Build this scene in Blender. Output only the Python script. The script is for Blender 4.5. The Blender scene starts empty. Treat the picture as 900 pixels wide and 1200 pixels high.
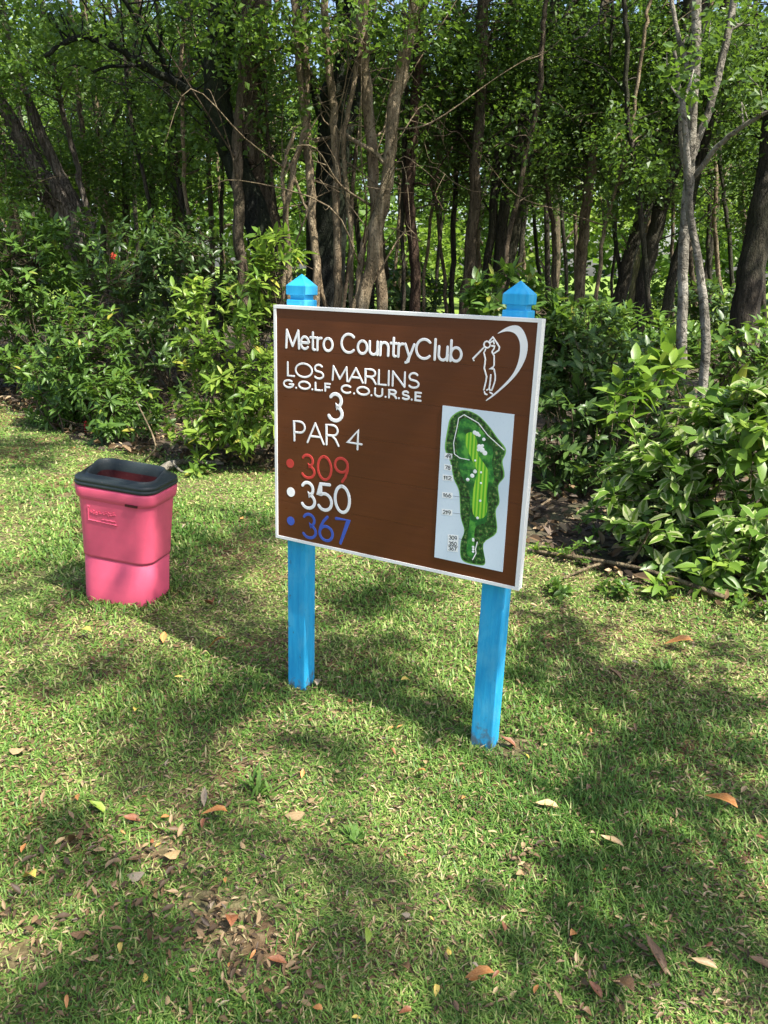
import bpy, math, random
import numpy as np
from mathutils import Matrix, Vector
rng = np.random.default_rng(7)
random.seed(7)
C = bpy.context.scene.collection
SC = bpy.context.scene

# ------------------------------------------------------------------ camera, sky, sun, exposure
PITCH, ROLL, F, CAMZ = 0.306, 0.025, 901.0, 1.6
CF = np.array([0, math.cos(PITCH), -math.sin(PITCH)])
_u = np.array([0, math.sin(PITCH), math.cos(PITCH)]); _x = np.array([1.0, 0, 0])
CX = math.cos(ROLL)*_x + math.sin(ROLL)*_u
CU = -math.sin(ROLL)*_x + math.cos(ROLL)*_u
cam = bpy.data.cameras.new('camera'); camo = bpy.data.objects.new('camera', cam); C.objects.link(camo)
camo.matrix_world = Matrix(((CX[0], CU[0], -CF[0], 0), (CX[1], CU[1], -CF[1], 0), (CX[2], CU[2], -CF[2], CAMZ), (0, 0, 0, 1)))
cam.sensor_fit = 'VERTICAL'; cam.sensor_height = 36; cam.lens = 36*F/1200
cam.clip_start = 0.05; cam.clip_end = 2000
SC.camera = camo

ELEV = math.radians(58); AZ = math.atan2(0.8, -0.6)          # azimuth clockwise from +Y
SUN = np.array([0.8*math.cos(ELEV), -0.6*math.cos(ELEV), math.sin(ELEV)])
W = bpy.data.worlds.new("World"); SC.world = W; W.use_nodes = True
wn = W.node_tree.nodes; bg = wn['Background']
sky = wn.new('ShaderNodeTexSky'); sky.sky_type = 'NISHITA'; sky.sun_disc = False
sky.sun_elevation = ELEV; sky.sun_rotation = AZ; sky.air_density = 1.0; sky.dust_density = 2.5; sky.ozone_density = 1.0
W.node_tree.links.new(sky.outputs[0], bg.inputs[0]); bg.inputs[1].default_value = 0.11
sl = bpy.data.lights.new('sun', 'SUN'); slo = bpy.data.objects.new('sun', sl); C.objects.link(slo)
sl.energy = 5.0; sl.angle = math.radians(0.53); sl.color = (1, 0.95, 0.86)
slo.rotation_euler = Vector(SUN).to_track_quat('Z', 'Y').to_euler()
SC.view_settings.view_transform = 'Standard'; SC.view_settings.look = 'None'
SC.view_settings.exposure = 1.38; SC.view_settings.gamma = 1; SC.view_settings.use_curve_mapping = False
SC.cycles.max_bounces = 7; SC.cycles.transmission_bounces = 4; SC.cycles.diffuse_bounces = 4; SC.cycles.glossy_bounces = 2
SC.cycles.use_denoising = True; SC.cycles.denoising_input_passes = 'RGB_ALBEDO_NORMAL'; SC.cycles.denoising_prefilter = 'NONE'

# ------------------------------------------------------------------ measuring: a sight line to a place in the world
CAM = np.array([0, 0, CAMZ])
def ray(px, py):
    return CF*F + CX*(px-450) - CU*(py-600)
def at(px, py, Y):
    d = ray(px, py); return CAM + d*(Y/d[1])
def ground(px, py, z=0.0):
    d = ray(px, py); return CAM + d*((z-CAMZ)/d[2])
def project(P):
    d = np.asarray(P)-CAM; z = d@CF
    return np.stack([450+F*(d@CX)/z, 600-F*(d@CU)/z, z], -1)

# ------------------------------------------------------------------ mesh helpers
def mesh(name, V, Fc, attrs=None, smooth=False, mat=None):
    V = np.asarray(V, np.float32).reshape(-1, 3)
    me = bpy.data.meshes.new(name)
    me.vertices.add(len(V)); me.vertices.foreach_set('co', V.ravel())
    groups = Fc if isinstance(Fc, list) and np.ndim(Fc[0]) == 2 else [Fc]
    groups = [np.asarray(g, np.int32) for g in groups if len(g)]
    tot = sum(g.size for g in groups); n = sum(len(g) for g in groups)
    me.loops.add(tot); me.polygons.add(n)
    me.loops.foreach_set('vertex_index', np.concatenate([g.ravel() for g in groups]))
    cnt = np.concatenate([np.full(len(g), g.shape[1], np.int32) for g in groups])
    st = np.concatenate([[0], np.cumsum(cnt)[:-1]]).astype(np.int32)
    me.polygons.foreach_set('loop_start', st)
    me.polygons.foreach_set('use_smooth', np.full(n, smooth, bool))
    for k, (dom, data) in (attrs or {}).items():
        a = me.attributes.new(k, 'FLOAT', dom); a.data.foreach_set('value', np.asarray(data, np.float32).ravel())
    me.update(calc_edges=True); me.validate()
    if mat: me.materials.append(mat)
    return me
def link(name, me, parent=None, loc=None):
    o = bpy.data.objects.new(name, me); C.objects.link(o)
    if parent: o.parent = parent
    if loc is not None: o.location = loc
    return o
def tag(o, label=None, cat=None, group=None, kind=None):
    if label: o['label'] = label
    if cat: o['category'] = cat
    if group: o['group'] = group
    if kind: o['kind'] = kind
    return o
def thing(name, label, cat, loc=(0, 0, 0), rot=(0, 0, 0), group=None):
    o = bpy.data.objects.new(name, None); C.objects.link(o); o.location = loc; o.rotation_euler = rot
    o.empty_display_size = 0.1
    return tag(o, label, cat, group)

class MB:
    """collects pieces and turns them into one mesh"""
    def __init__(s): s.v = []; s.q = []; s.t = []; s.n = 0
    def add(s, V, Q=(), T=()):
        V = np.asarray(V, float).reshape(-1, 3)
        if len(Q): s.q.append(np.asarray(Q, int).reshape(-1, 4)+s.n)
        if len(T): s.t.append(np.asarray(T, int).reshape(-1, 3)+s.n)
        s.v.append(V); s.n += len(V)
    def box(s, x0, y0, z0, x1, y1, z1):
        V = [(x, y, z) for z in (z0, z1) for y in (y0, y1) for x in (x0, x1)]
        s.add(V, [(0, 2, 3, 1), (4, 5, 7, 6), (0, 1, 5, 4), (1, 3, 7, 5), (3, 2, 6, 7), (2, 0, 4, 6)])
    def tube(s, P, R, n=8, rough=0.0, seed=0, cap=True):
        P = np.asarray(P, float); m = len(P); R = np.broadcast_to(np.asarray(R, float), (m,))
        T = np.gradient(P, axis=0); T /= np.linalg.norm(T, axis=1)[:, None]+1e-9
        ref = np.array([0.9, 0.3, 0.1]) if abs(T[0] @ np.array([0, 0, 1.0])) > .8 else np.array([0, 0, 1.0])
        a = np.arange(n)*2*math.pi/n
        V = np.zeros((m, n, 3)); N = np.cross(T[0], ref); N /= np.linalg.norm(N)
        r_ = np.random.default_rng(seed)
        ph = r_.random(4)*6.28
        for i in range(m):
            N = N-T[i]*(N@T[i]); N /= np.linalg.norm(N)+1e-9; B = np.cross(T[i], N)
            k = 1+rough*(np.sin(a*2+ph[0]+i*.35)*.5+np.sin(a*3+ph[1]-i*.5)*.4+np.sin(a*5+ph[2]+i*.9)*.25)
            V[i] = P[i]+(np.cos(a)*k)[:, None]*N*R[i]+(np.sin(a)*k)[:, None]*B*R[i]
        q = []
        I = np.arange(m-1)[:, None]*n+np.arange(n)[None]; J = np.arange(m-1)[:, None]*n+(np.arange(n)[None]+1) % n
        q = np.stack([I, J, J+n, I+n], -1).reshape(-1, 4)
        V = V.reshape(-1, 3); t = []
        if cap:
            V = np.vstack([V, P[0], P[-1]]); b = m*n
            t = [(b, (j+1) % n, j) for j in range(n)]+[(b+1, (m-1)*n+j, (m-1)*n+(j+1) % n) for j in range(n)]
        s.add(V, q, t)
    def build(s, name, mat, parent=None, smooth=False, loc=None):
        V = np.vstack(s.v); fs = []
        if s.q: fs.append(np.vstack(s.q))
        if s.t: fs.append(np.vstack(s.t))
        return link(name, mesh(name, V, fs, smooth=smooth, mat=mat), parent, loc)

def spline(P, n=6):
    P = np.asarray(P, float)
    if len(P) < 3: return np.array([P[0]+(P[-1]-P[0])*t for t in np.linspace(0, 1, n+1)])
    Q = np.vstack([2*P[0]-P[1], P, 2*P[-1]-P[-2]]); out = []
    for i in range(1, len(Q)-2):
        for t in np.linspace(0, 1, n, endpoint=False):
            a, b, c, d = Q[i-1], Q[i], Q[i+1], Q[i+2]
            out.append(.5*(2*b+(c-a)*t+(2*a-5*b+4*c-d)*t*t+(3*b-a-3*c+d)*t**3))
    out.append(P[-1]); return np.array(out)

def unit(v): return v/(np.linalg.norm(v, axis=-1, keepdims=True)+1e-9)

# leaf templates: x across, y along, z up; attributes edge (0 at midrib, 1 at margin)
LEAF_S = (np.array([(0, 0, 0), (.5, .45, .12), (0, 1, -.08), (-.5, .45, .12)]), np.array([(0, 1, 2), (0, 2, 3)]), np.array([0, 1, .3, 1.]))
def leaf_big(width=.38, droop=.25, fold=.35, curl=0.0):
    ys = [0.0, .22, .5, .78, 1.0]; ws = [0.02, .75, 1.0, .62, 0.0]
    V, E = [], []
    for y, w in zip(ys, ws):
        z = -droop*y*y+curl*math.sin(y*5)
        hw = width*.5*w
        if w == 0: V.append((0, y, z)); E.append(.2)
        else:
            V += [(-hw, y-.03*w, z+hw*fold), (0, y, z), (hw, y-.03*w, z+hw*fold)]; E += [1, 0, 1]
    Fc = []
    for i in range(3):
        a = i*3; b = a+3
        for k in (0, 1): Fc += [(a+k, a+k+1, b+k+1), (a+k, b+k+1, b+k)]
    Fc += [(9, 10, 12), (10, 11, 12)]
    return np.array(V), np.array(Fc), np.array(E, float)
def instance(tpl, pos, A, N, size, width=1.0, tint=None):
    """leaf template put at pos with tip direction A, face normal N"""
    V, Fc, E = tpl; pos = np.asarray(pos); n = len(pos)
    A = unit(A); B = unit(np.cross(A, N)); N = np.cross(B, A)
    size = np.broadcast_to(size, (n,)); wd = np.broadcast_to(width, (n,))
    P = pos[:, None, :]+size[:, None, None]*(V[None, :, 0, None]*wd[:, None, None]*B[:, None, :]+V[None, :, 1, None]*A[:, None, :]+V[None, :, 2, None]*N[:, None, :])
    FF = (Fc[None]+(np.arange(n)*len(V))[:, None, None]).reshape(-1, Fc.shape[1])
    at_ = {'edge': ('POINT', np.tile(E, n))}
    if tint is not None: at_['tint'] = ('POINT', np.repeat(tint, len(V)))
    return P.reshape(-1, 3), FF, at_
def concat(parts):
    V, Fc, at_ = [], [], {}; n = 0
    for v, f, a in parts:
        V.append(v); Fc.append(f+n); n += len(v)
        for k, (d, x) in a.items(): at_.setdefault(k, (d, []))[1].append(x)
    return np.vstack(V), np.vstack(Fc), {k: (d, np.concatenate(x)) for k, (d, x) in at_.items()}

# ------------------------------------------------------------------ materials
def newmat(name):
    m = bpy.data.materials.new(name); m.use_nodes = True
    nt = m.node_tree; b = nt.nodes['Principled BSDF']; return m, nt, b
def N(nt, t, **k):
    n = nt.nodes.new('ShaderNode'+t)
    for a, v in k.items(): setattr(n, a, v)
    return n
def ramp(nt, fac, stops, interp='LINEAR'):
    r = N(nt, 'ValToRGB'); r.color_ramp.interpolation = interp; e = r.color_ramp.elements
    while len(e) < len(stops): e.new(.5)
    for i, (p, c) in enumerate(stops): e[i].position = p; e[i].color = (*c, 1)
    nt.links.new(fac, r.inputs[0]); return r.outputs[0]
def noise(nt, scale, detail=4, coord=None, rough=.6, vec=None, dist=0.0):
    n = N(nt, 'TexNoise'); n.inputs['Scale'].default_value = scale; n.inputs['Detail'].default_value = detail
    n.inputs['Roughness'].default_value = rough; n.inputs['Distortion'].default_value = dist
    if vec is not None: nt.links.new(vec, n.inputs['Vector'])
    return n.outputs['Fac']
def mapping(nt, scale, src='Object'):
    tc = N(nt, 'TexCoord'); mp = N(nt, 'Mapping'); mp.inputs['Scale'].default_value = scale
    nt.links.new(tc.outputs[src], mp.inputs['Vector']); return mp.outputs[0]
def mixc(nt, fac, a, b, mode='MIX'):
    m = N(nt, 'Mix', data_type='RGBA', blend_type=mode)
    for s, v in ((0, fac), (6, a), (7, b)):
        if hasattr(v, 'is_output'): nt.links.new(v, m.inputs[s])
        else: m.inputs[s].default_value = (*v, 1) if isinstance(v, tuple) else v
    return m.outputs[2]
def math_(nt, op, a, b=None):
    m = N(nt, 'Math', operation=op)
    for i, v in ((0, a), (1, b)):
        if v is None: continue
        if hasattr(v, 'is_output'): nt.links.new(v, m.inputs[i])
        else: m.inputs[i].default_value = v
    return m.outputs[0]
def bump(nt, b, h, strength, dist):
    n = N(nt, 'Bump'); n.inputs['Strength'].default_value = strength; n.inputs['Distance'].default_value = dist
    nt.links.new(h, n.inputs['Height']); nt.links.new(n.outputs[0], b.inputs['Normal'])
def worldpos(nt): return N(nt, 'NewGeometry').outputs['Position']

def leaf_mat(name, stops, trans=.3, rough=.42, tcol=(.22, .38, .03), per_object=False, variegated=False, midrib=True, spec=.32):
    m, nt, b = newmat(name); L = nt.links
    if per_object: t = N(nt, 'ObjectInfo').outputs['Random']
    else: t = N(nt, 'Attribute', attribute_name='tint').outputs['Fac']
    col = ramp(nt, t, stops)
    nz = noise(nt, 60, 2)
    e = N(nt, 'Attribute', attribute_name='edge').outputs['Fac']
    if midrib:
        col = mixc(nt, ramp(nt, e, [(0, (.45,)*3), (.18, (0, 0, 0))]), col, (.16, .22, .06))
    if variegated:
        nb = noise(nt, 26, 2)
        k = math_(nt, 'ADD', e, math_(nt, 'MULTIPLY', math_(nt, 'SUBTRACT', nb, .5), 1.1))
        k = math_(nt, 'ADD', k, math_(nt, 'MULTIPLY', math_(nt, 'SUBTRACT', t, .55), 1.5))
        col = mixc(nt, ramp(nt, k, [(.60, (0, 0, 0)), (.74, (.9,)*3)]), col, (.56, .60, .30))
    col = mixc(nt, .25, col, mixc(nt, nz, (.02, .05, .01), (.16, .22, .05)), 'MIX')
    L.new(col, b.inputs['Base Color']); b.inputs['Roughness'].default_value = rough
    b.inputs['Specular IOR Level'].default_value = spec
    tr = N(nt, 'BsdfTranslucent'); L.new(mixc(nt, .55, col, tcol), tr.inputs['Color'])
    mx = N(nt, 'MixShader'); mx.inputs[0].default_value = trans
    L.new(b.outputs[0], mx.inputs[1]); L.new(tr.outputs[0], mx.inputs[2]); L.new(mx.outputs[0], nt.nodes['Material Output'].inputs[0])
    return m
def bark_mat(name, c0, c1, c2, streak=9, moss=0.0, patch=None):
    m, nt, b = newmat(name)
    v = mapping(nt, (streak, streak, 1.3)); n1 = noise(nt, 2.2, 6, vec=v, dist=.6)
    n2 = noise(nt, 3.5, 5, vec=mapping(nt, (1, 1, 1)))
    col = ramp(nt, n1, [(.32, c0), (.52, c1), (.72, c2)])
    col = mixc(nt, math_(nt, 'MULTIPLY', ramp(nt, n2, [(.5, (0, 0, 0)), (.62, (1, 1, 1))]), .55 if patch else .25), col, patch or c0)
    if moss: col = mixc(nt, math_(nt, 'MULTIPLY', ramp(nt, noise(nt, 1.7, 5, vec=mapping(nt, (1, 1, .6))), [(.42, (0, 0, 0)), (.6, (1, 1, 1))]), moss), col, (.035, .05, .015))
    cr = noise(nt, 5.5, 6, vec=mapping(nt, (streak*.9, streak*.9, 2.6)), dist=1.2)
    col = mixc(nt, ramp(nt, cr, [(.36, (.8,)*3), (.46, (0, 0, 0))]), col, tuple(x*.5 for x in c0))
    n1 = math_(nt, 'ADD', n1, math_(nt, 'MULTIPLY', cr, .8))
    nt.links.new(col, b.inputs['Base Color']); b.inputs['Roughness'].default_value = .9
    b.inputs['Specular IOR Level'].default_value = .2
    bump(nt, b, n1, 1.0, .06); return m
M = {}
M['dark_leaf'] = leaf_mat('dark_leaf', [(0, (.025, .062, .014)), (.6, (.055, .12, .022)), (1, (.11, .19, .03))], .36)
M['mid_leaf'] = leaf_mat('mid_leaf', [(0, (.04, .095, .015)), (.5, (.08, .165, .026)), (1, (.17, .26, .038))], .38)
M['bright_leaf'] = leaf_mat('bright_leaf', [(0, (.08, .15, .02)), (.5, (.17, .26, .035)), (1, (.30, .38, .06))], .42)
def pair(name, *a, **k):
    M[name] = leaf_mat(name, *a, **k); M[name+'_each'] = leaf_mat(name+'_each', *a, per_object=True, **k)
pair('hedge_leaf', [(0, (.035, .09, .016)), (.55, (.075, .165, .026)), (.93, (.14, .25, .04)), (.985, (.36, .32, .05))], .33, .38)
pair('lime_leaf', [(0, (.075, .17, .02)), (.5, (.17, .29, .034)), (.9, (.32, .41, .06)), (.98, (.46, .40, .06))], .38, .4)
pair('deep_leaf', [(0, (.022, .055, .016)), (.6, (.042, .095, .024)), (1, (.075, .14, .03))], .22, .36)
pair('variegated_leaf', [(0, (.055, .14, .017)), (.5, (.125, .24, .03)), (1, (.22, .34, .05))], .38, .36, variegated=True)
M['bark_dark'] = bark_mat('bark_dark', (.02, .018, .014), (.06, .05, .037), (.13, .105, .075), moss=.35)
M['bark_black'] = bark_mat('bark_black', (.006, .007, .006), (.016, .018, .014), (.04, .04, .03), moss=.4)
M['bark_brown'] = bark_mat('bark_brown', (.045, .034, .022), (.14, .105, .07), (.27, .21, .145), moss=.25)
M['bark_red'] = bark_mat('bark_red', (.025, .015, .010), (.07, .043, .028), (.13, .085, .058))
M['bark_pale'] = bark_mat('bark_pale', (.09, .065, .04), (.26, .195, .12), (.43, .345, .23), streak=6, moss=.3)
M['bark_white'] = bark_mat('bark_white', (.09, .08, .062), (.22, .20, .16), (.44, .41, .35), streak=3, patch=(.09, .08, .06))
M['bark_shaggy'] = bark_mat('bark_shaggy', (.045, .037, .028), (.16, .135, .105), (.38, .33, .27), streak=16)

# ------------------------------------------------------------------ ground
def soil_lawn():
    m, nt, b = newmat('lawn_ground'); p = worldpos(nt)
    a = noise(nt, 3.0, 6, vec=p); c = noise(nt, 45, 4, vec=p); g = noise(nt, .7, 4, vec=p)
    near = ramp(nt, c, [(.3, (.055, .04, .022)), (.5, (.12, .095, .05)), (.7, (.24, .19, .11))])
    near = mixc(nt, ramp(nt, noise(nt, 1.3, 4, vec=p), [(.45, (0, 0, 0)), (.6, (.8,)*3)]), near, (.15, .075, .042))
    near = mixc(nt, ramp(nt, a, [(.42, (0, 0, 0)), (.62, (.7,)*3)]), near, (.07, .11, .03))
    far = ramp(nt, noise(nt, .35, 6, vec=p), [(.3, (.10, .17, .03)), (.7, (.2, .27, .055))])
    sep = N(nt, 'SeparateXYZ'); nt.links.new(p, sep.inputs[0])
    k = ramp(nt, math_(nt, 'MULTIPLY', sep.outputs[1], .03), [(.3, (0, 0, 0)), (.6, (1, 1, 1))])
    nt.links.new(mixc(nt, k, near, far), b.inputs['Base Color']); b.inputs['Roughness'].default_value = .95
    b.inputs['Specular IOR Level'].default_value = .1
    bump(nt, b, c, .8, .02); return m
S = 700
gv = [(-S, -S, 0), (S, -S, 0), (S, S, 0), (-S, S, 0)]
tag(link('lawn', mesh('lawn', gv, [(0, 1, 2, 3)], mat=soil_lawn())), kind='structure')

EDGE = np.array([(-40, 24), (-14, 15.0), (-6.5, 10.6), (-4.7, 9.0), (-3.4, 7.7), (-2.5, 6.7), (-1.7, 6.3), (-.9, 6.1), (0, 5.6), (.75, 4.7), (1.15, 4.1), (1.5, 3.75), (2.1, 3.5), (3.2, 3.2), (6, 3.4), (14, 2.0), (40, 4.0)])
def edge_y(x): return np.interp(x, EDGE[:, 0], EDGE[:, 1])
def floor_mat():
    m, nt, b = newmat('forest_soil'); p = worldpos(nt)
    c = noise(nt, 22, 5, vec=p); a = noise(nt, 2.5, 5, vec=p)
    col = ramp(nt, c, [(.3, (.022, .016, .010)), (.5, (.06, .041, .025)), (.68, (.13, .092, .06))])
    col = mixc(nt, ramp(nt, a, [(.5, (0, 0, 0)), (.65, (.6,)*3)]), col, (.05, .07, .02))
    nt.links.new(col, b.inputs['Base Color']); b.inputs['Roughness'].default_value = .95; bump(nt, b, c, 1, .03); return m
xs = np.concatenate([np.linspace(-40, -8, 20), np.linspace(-7.5, 5, 90), np.linspace(5.5, 40, 20)])
ed = edge_y(xs)+.12*np.sin(xs*5.1)+.08*np.sin(xs*11.3+1)
top = 23+1.5*np.sin(xs*.5)
V = np.concatenate([np.stack([xs, ed, 0*xs+.004], 1), np.stack([xs, np.maximum(top, ed+2), 0*xs+.004], 1)])
n_ = len(xs)
tag(link('forest_floor', mesh('forest_floor', V, np.array([(i, i+1, n_+i+1, n_+i) for i in range(n_-1)]), mat=floor_mat())), kind='structure')

# value noise for densities
_g = rng.random((64, 64))
def vnoise(x, y, s):
    x = np.asarray(x)/s+100; y = np.asarray(y)/s+100
    i = np.floor(x).astype(int); j = np.floor(y).astype(int); fx = x-i; fy = y-j
    fx = fx*fx*(3-2*fx); fy = fy*fy*(3-2*fy)
    g = lambda a, b: _g[a % 64, b % 64]
    return (g(i, j)*(1-fx)+g(i+1, j)*fx)*(1-fy)+(g(i, j+1)*(1-fx)+g(i+1, j+1)*fx)*fy

# ------------------------------------------------------------------ grass
BIN = np.array([-1.285, 3.58]); BINYAW = math.radians(-13)
SIGN = np.array([-.409, 2.705]); YAW = -.492
sd = np.array([math.cos(YAW), math.sin(YAW)]); sb = np.array([-math.sin(YAW), math.cos(YAW)])
POSTS = [SIGN+sd*.069+sb*.075, SIGN+sd*.854+sb*.075]
bare = [(*ground(275, 1085)[:2], .13), (*ground(310, 1130)[:2], .09), (*ground(235, 1060)[:2], .07), (*ground(600, 875)[:2], .09), (*ground(85, 985)[:2], .05), (*ground(620, 1020)[:2], .05), (*ground(20, 1120)[:2], .06), (*ground(190, 1000)[:2], .06)]
def grass_mat():
    m, nt, b = newmat('grass_blade'); L = nt.links
    t = N(nt, 'Attribute', attribute_name='tint').outputs['Fac']
    col = ramp(nt, t, [(0, (.065, .15, .022)), (.35, (.135, .25, .042)), (.6, (.25, .345, .08)), (.8, (.40, .40, .15)), (1, (.48, .42, .22))])
    L.new(col, b.inputs['Base Color']); b.inputs['Roughness'].default_value = .5; b.inputs['Specular IOR Level'].default_value = .35
    tr = N(nt, 'BsdfTranslucent'); L.new(col, tr.inputs['Color'])
    mx = N(nt, 'MixShader'); mx.inputs[0].default_value = .3
    L.new(b.outputs[0], mx.inputs[1]); L.new(tr.outputs[0], mx.inputs[2]); L.new(mx.outputs[0], nt.nodes['Material Output'].inputs[0])
    return m
def blades(x, y, ln, wd, tilt, bend, tint, az=None, z0=0.0):
    n = len(x); az = rng.random(n)*2*math.pi if az is None else az
    D = np.stack([np.cos(az), np.sin(az), 0*az], 1); Sd = np.stack([-np.sin(az), np.cos(az), 0*az], 1)
    up = np.array([0, 0, 1.0])
    P0 = np.stack([x, y, np.full(n, z0)], 1)
    d1 = D*np.sin(tilt)[:, None]+up*np.cos(tilt)[:, None]
    t2 = tilt+bend; d2 = D*np.sin(t2)[:, None]+up*np.cos(t2)[:, None]
    P1 = P0+d1*(ln*.5)[:, None]; P2 = P1+d2*(ln*.5)[:, None]
    P2[:, 2] = np.maximum(P2[:, 2], .003)
    w = Sd*(wd*.5)[:, None]
    V = np.stack([P0-w*.8, P0+w*.8, P1+w, P1-w, P2], 1).reshape(-1, 3)
    b_ = (np.arange(n)*5)[:, None]
    T = np.concatenate([b_+np.array([[0, 1, 2]]), b_+np.array([[0, 2, 3]]), b_+np.array([[3, 2, 4]])])
    return V, T, np.repeat(tint, 5)
def make_grass():
    n = 600000
    r = (.8**.4+rng.random(n)*(14**.4-.8**.4))**(1/.4)
    th = (rng.random(n)-.5)*2.0
    x = r*np.sin(th); y = r*np.cos(th)
    keep = y < edge_y(x)+.15+.35*vnoise(x, y, .15)-.1
    d = vnoise(x, y, .45)*.6+vnoise(x, y, .12)*.4
    for bx, by, br in bare:
        q = np.hypot(x-bx, y-by)/br
        keep &= rng.random(n) < np.clip((q-.45)/.9, .14, 1)
    keep &= rng.random(n) < np.clip(.30+1.1*d, 0, 1)
    for p in POSTS: keep &= np.maximum(abs(x-p[0]), abs(y-p[1])) > .035
    x, y, r = x[keep], y[keep], r[keep]; n = len(x)
    lush = np.clip((vnoise(x, y, .6)-.45)*2.2, 0, 1)              # thicker, greener patches
    lush = np.maximum(lush, np.exp(-(((x+.75)/.6)**2+((y-2.55)/.35)**2)))
    lush = np.maximum(lush, .9*np.exp(-(((x-.7)/.5)**2+((y-2.0)/.35)**2)))
    lb = np.hypot((x-BIN[0]), (y-BIN[1])); lush = np.maximum(lush, np.exp(-((lb-.2)/.12)**2))
    for p in POSTS: lush = np.maximum(lush, .8*np.exp(-(np.hypot(x-p[0], y-p[1])/.12)**2))
    ln = (.015+.019*rng.random(n))*(1+1.0*lush*rng.random(n)+.25*rng.random(n))
    wd = (.0026+.0024*rng.random(n))*np.clip(r/2.0, .85, 4.0)
    tilt = rng.normal(1.28-.5*lush, .34, n).clip(.05, 1.5); bend = rng.normal(.45, .35, n)
    tint = np.clip(.41+.12*np.exp(-(((x+.3)/.8)**2+((y-1.45)/.45)**2))-.22*lush+.26*(vnoise(x, y, .3)-.5)+.2*(vnoise(x, y, 1.6)-.5)+rng.normal(0, .21, n), 0, 1)
    dry = rng.random(n) < .10*(1-lush*.7); tint[dry] = .75+.25*rng.random(dry.sum())
    V, T, tt = blades(x, y, ln, wd, tilt, bend, tint)
    me = mesh('grass', V, T, {'tint': ('POINT', tt)}, mat=M['grass'])
    tag(link('grass', me), 'short green and straw coloured lawn grass around the sign and bin', 'grass', kind='stuff')
M['grass'] = grass_mat()
make_grass()

# ------------------------------------------------------------------ sign
def paint(name, col, rough=.5, wear=.12, dark=(.2, .17, .13), spec=.4, scale=18, bmp=.15):
    m, nt, b = newmat(name)
    n1 = noise(nt, scale, 6); n2 = noise(nt, 3, 4); n3 = noise(nt, 120, 3)
    c = mixc(nt, math_(nt, 'MULTIPLY', ramp(nt, n1, [(.55, (0, 0, 0)), (.75, (1, 1, 1))]), wear), col, dark)
    c = mixc(nt, math_(nt, 'MULTIPLY', n2, .2), c, tuple(min(1, x*1.25) for x in col))
    nt.links.new(c, b.inputs['Base Color'])
    nt.links.new(ramp(nt, n1, [(.3, (rough*.8,)*3), (.8, (min(1, rough*1.3),)*3)]), b.inputs['Roughness'])
    b.inputs['Specular IOR Level'].default_value = spec
    bump(nt, b, n3, bmp, .002); return m
def post_paint():
    m, nt, b = newmat('blue_post_paint'); g = noise(nt, 4, 6, vec=mapping(nt, (14, 14, 1.2))); w = noise(nt, 7, 6, vec=mapping(nt, (3, 3, 1.5))); ch = noise(nt, 26, 6, vec=mapping(nt, (1.6, 1.6, 1)))
    c = ramp(nt, g, [(.3, (.016, .30, .60)), (.6, (.026, .39, .70))])
    c = mixc(nt, math_(nt, 'MULTIPLY', ramp(nt, w, [(.48, (0, 0, 0)), (.68, (1, 1, 1))]), .55), c, (.10, .47, .70))
    c = mixc(nt, math_(nt, 'MULTIPLY', ramp(nt, ch, [(.66, (0, 0, 0)), (.70, (1, 1, 1))]), .7), c, (.06, .14, .18))
    tc = N(nt, 'TexCoord'); sp = N(nt, 'SeparateXYZ'); nt.links.new(tc.outputs['Object'], sp.inputs[0])
    mud = math_(nt, 'SUBTRACT', math_(nt, 'ADD', ch, math_(nt, 'MULTIPLY', w, .5)), math_(nt, 'MULTIPLY', sp.outputs[2], 3.2))
    c = mixc(nt, ramp(nt, mud, [(.56, (0, 0, 0)), (.74, (.75,)*3)]), c, (.12, .085, .05))
    nt.links.new(c, b.inputs['Base Color']); b.inputs['Roughness'].default_value = .62; b.inputs['Specular IOR Level'].default_value = .3
    bump(nt, b, g, .5, .004); return m
M['sign_blue'] = post_paint()
M['white_paint'] = paint('white_trim_paint', (.80, .80, .78), .5, .35, (.42, .41, .38), scale=30)
M['white_letter'] = paint('white_letter_paint', (.86, .86, .86), .5, .05)
M['red_letter'] = paint('red_letter_paint', (.52, .045, .035), .5, .1)
M['blue_letter'] = paint('blue_letter_paint', (.045, .10, .46), .5, .1)
def brown_face():
    m, nt, b = newmat('brown_sign_paint')
    v = mapping(nt, (1.2, 1, 30)); g = noise(nt, 5, 6, vec=v); s = noise(nt, 9, 5); f = noise(nt, 2.0, 3)
    col = ramp(nt, g, [(.3, (.092, .027, .010)), (.7, (.116, .034, .0115))])
    col = mixc(nt, math_(nt, 'MULTIPLY', f, .5), col, (.118, .040, .012))
    col = mixc(nt, math_(nt, 'MULTIPLY', ramp(nt, noise(nt, 55, 2), [(.70, (0, 0, 0)), (.76, (1, 1, 1))]), .35), col, (.2, .13, .08))
    nt.links.new(col, b.inputs['Base Color']); b.inputs['Specular IOR Level'].default_value = .3
    nt.links.new(ramp(nt, s, [(.3, (.26,)*3), (.7, (.42,)*3)]), b.inputs['Roughness'])
    bump(nt, b, g, .12, .002); return m
M['brown'] = brown_face()
M['map_white'] = paint('map_print_pale', (.62, .72, .80), .3, .06, (.5, .55, .5), scale=40, bmp=0)
M['map_ink'] = paint('map_print_ink', (.03, .035, .04), .4, 0, bmp=0)
M['map_paper'] = paint('map_print_white', (.85, .87, .86), .35, 0, bmp=0)
def print_mat(name, stops, scale):
    m, nt, b = newmat(name); n = noise(nt, scale, 4, rough=.6, vec=mapping(nt, (1, 1, 1)))
    nt.links.new(ramp(nt, n, stops), b.inputs['Base Color']); b.inputs['Roughness'].default_value = .35; return m
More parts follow.
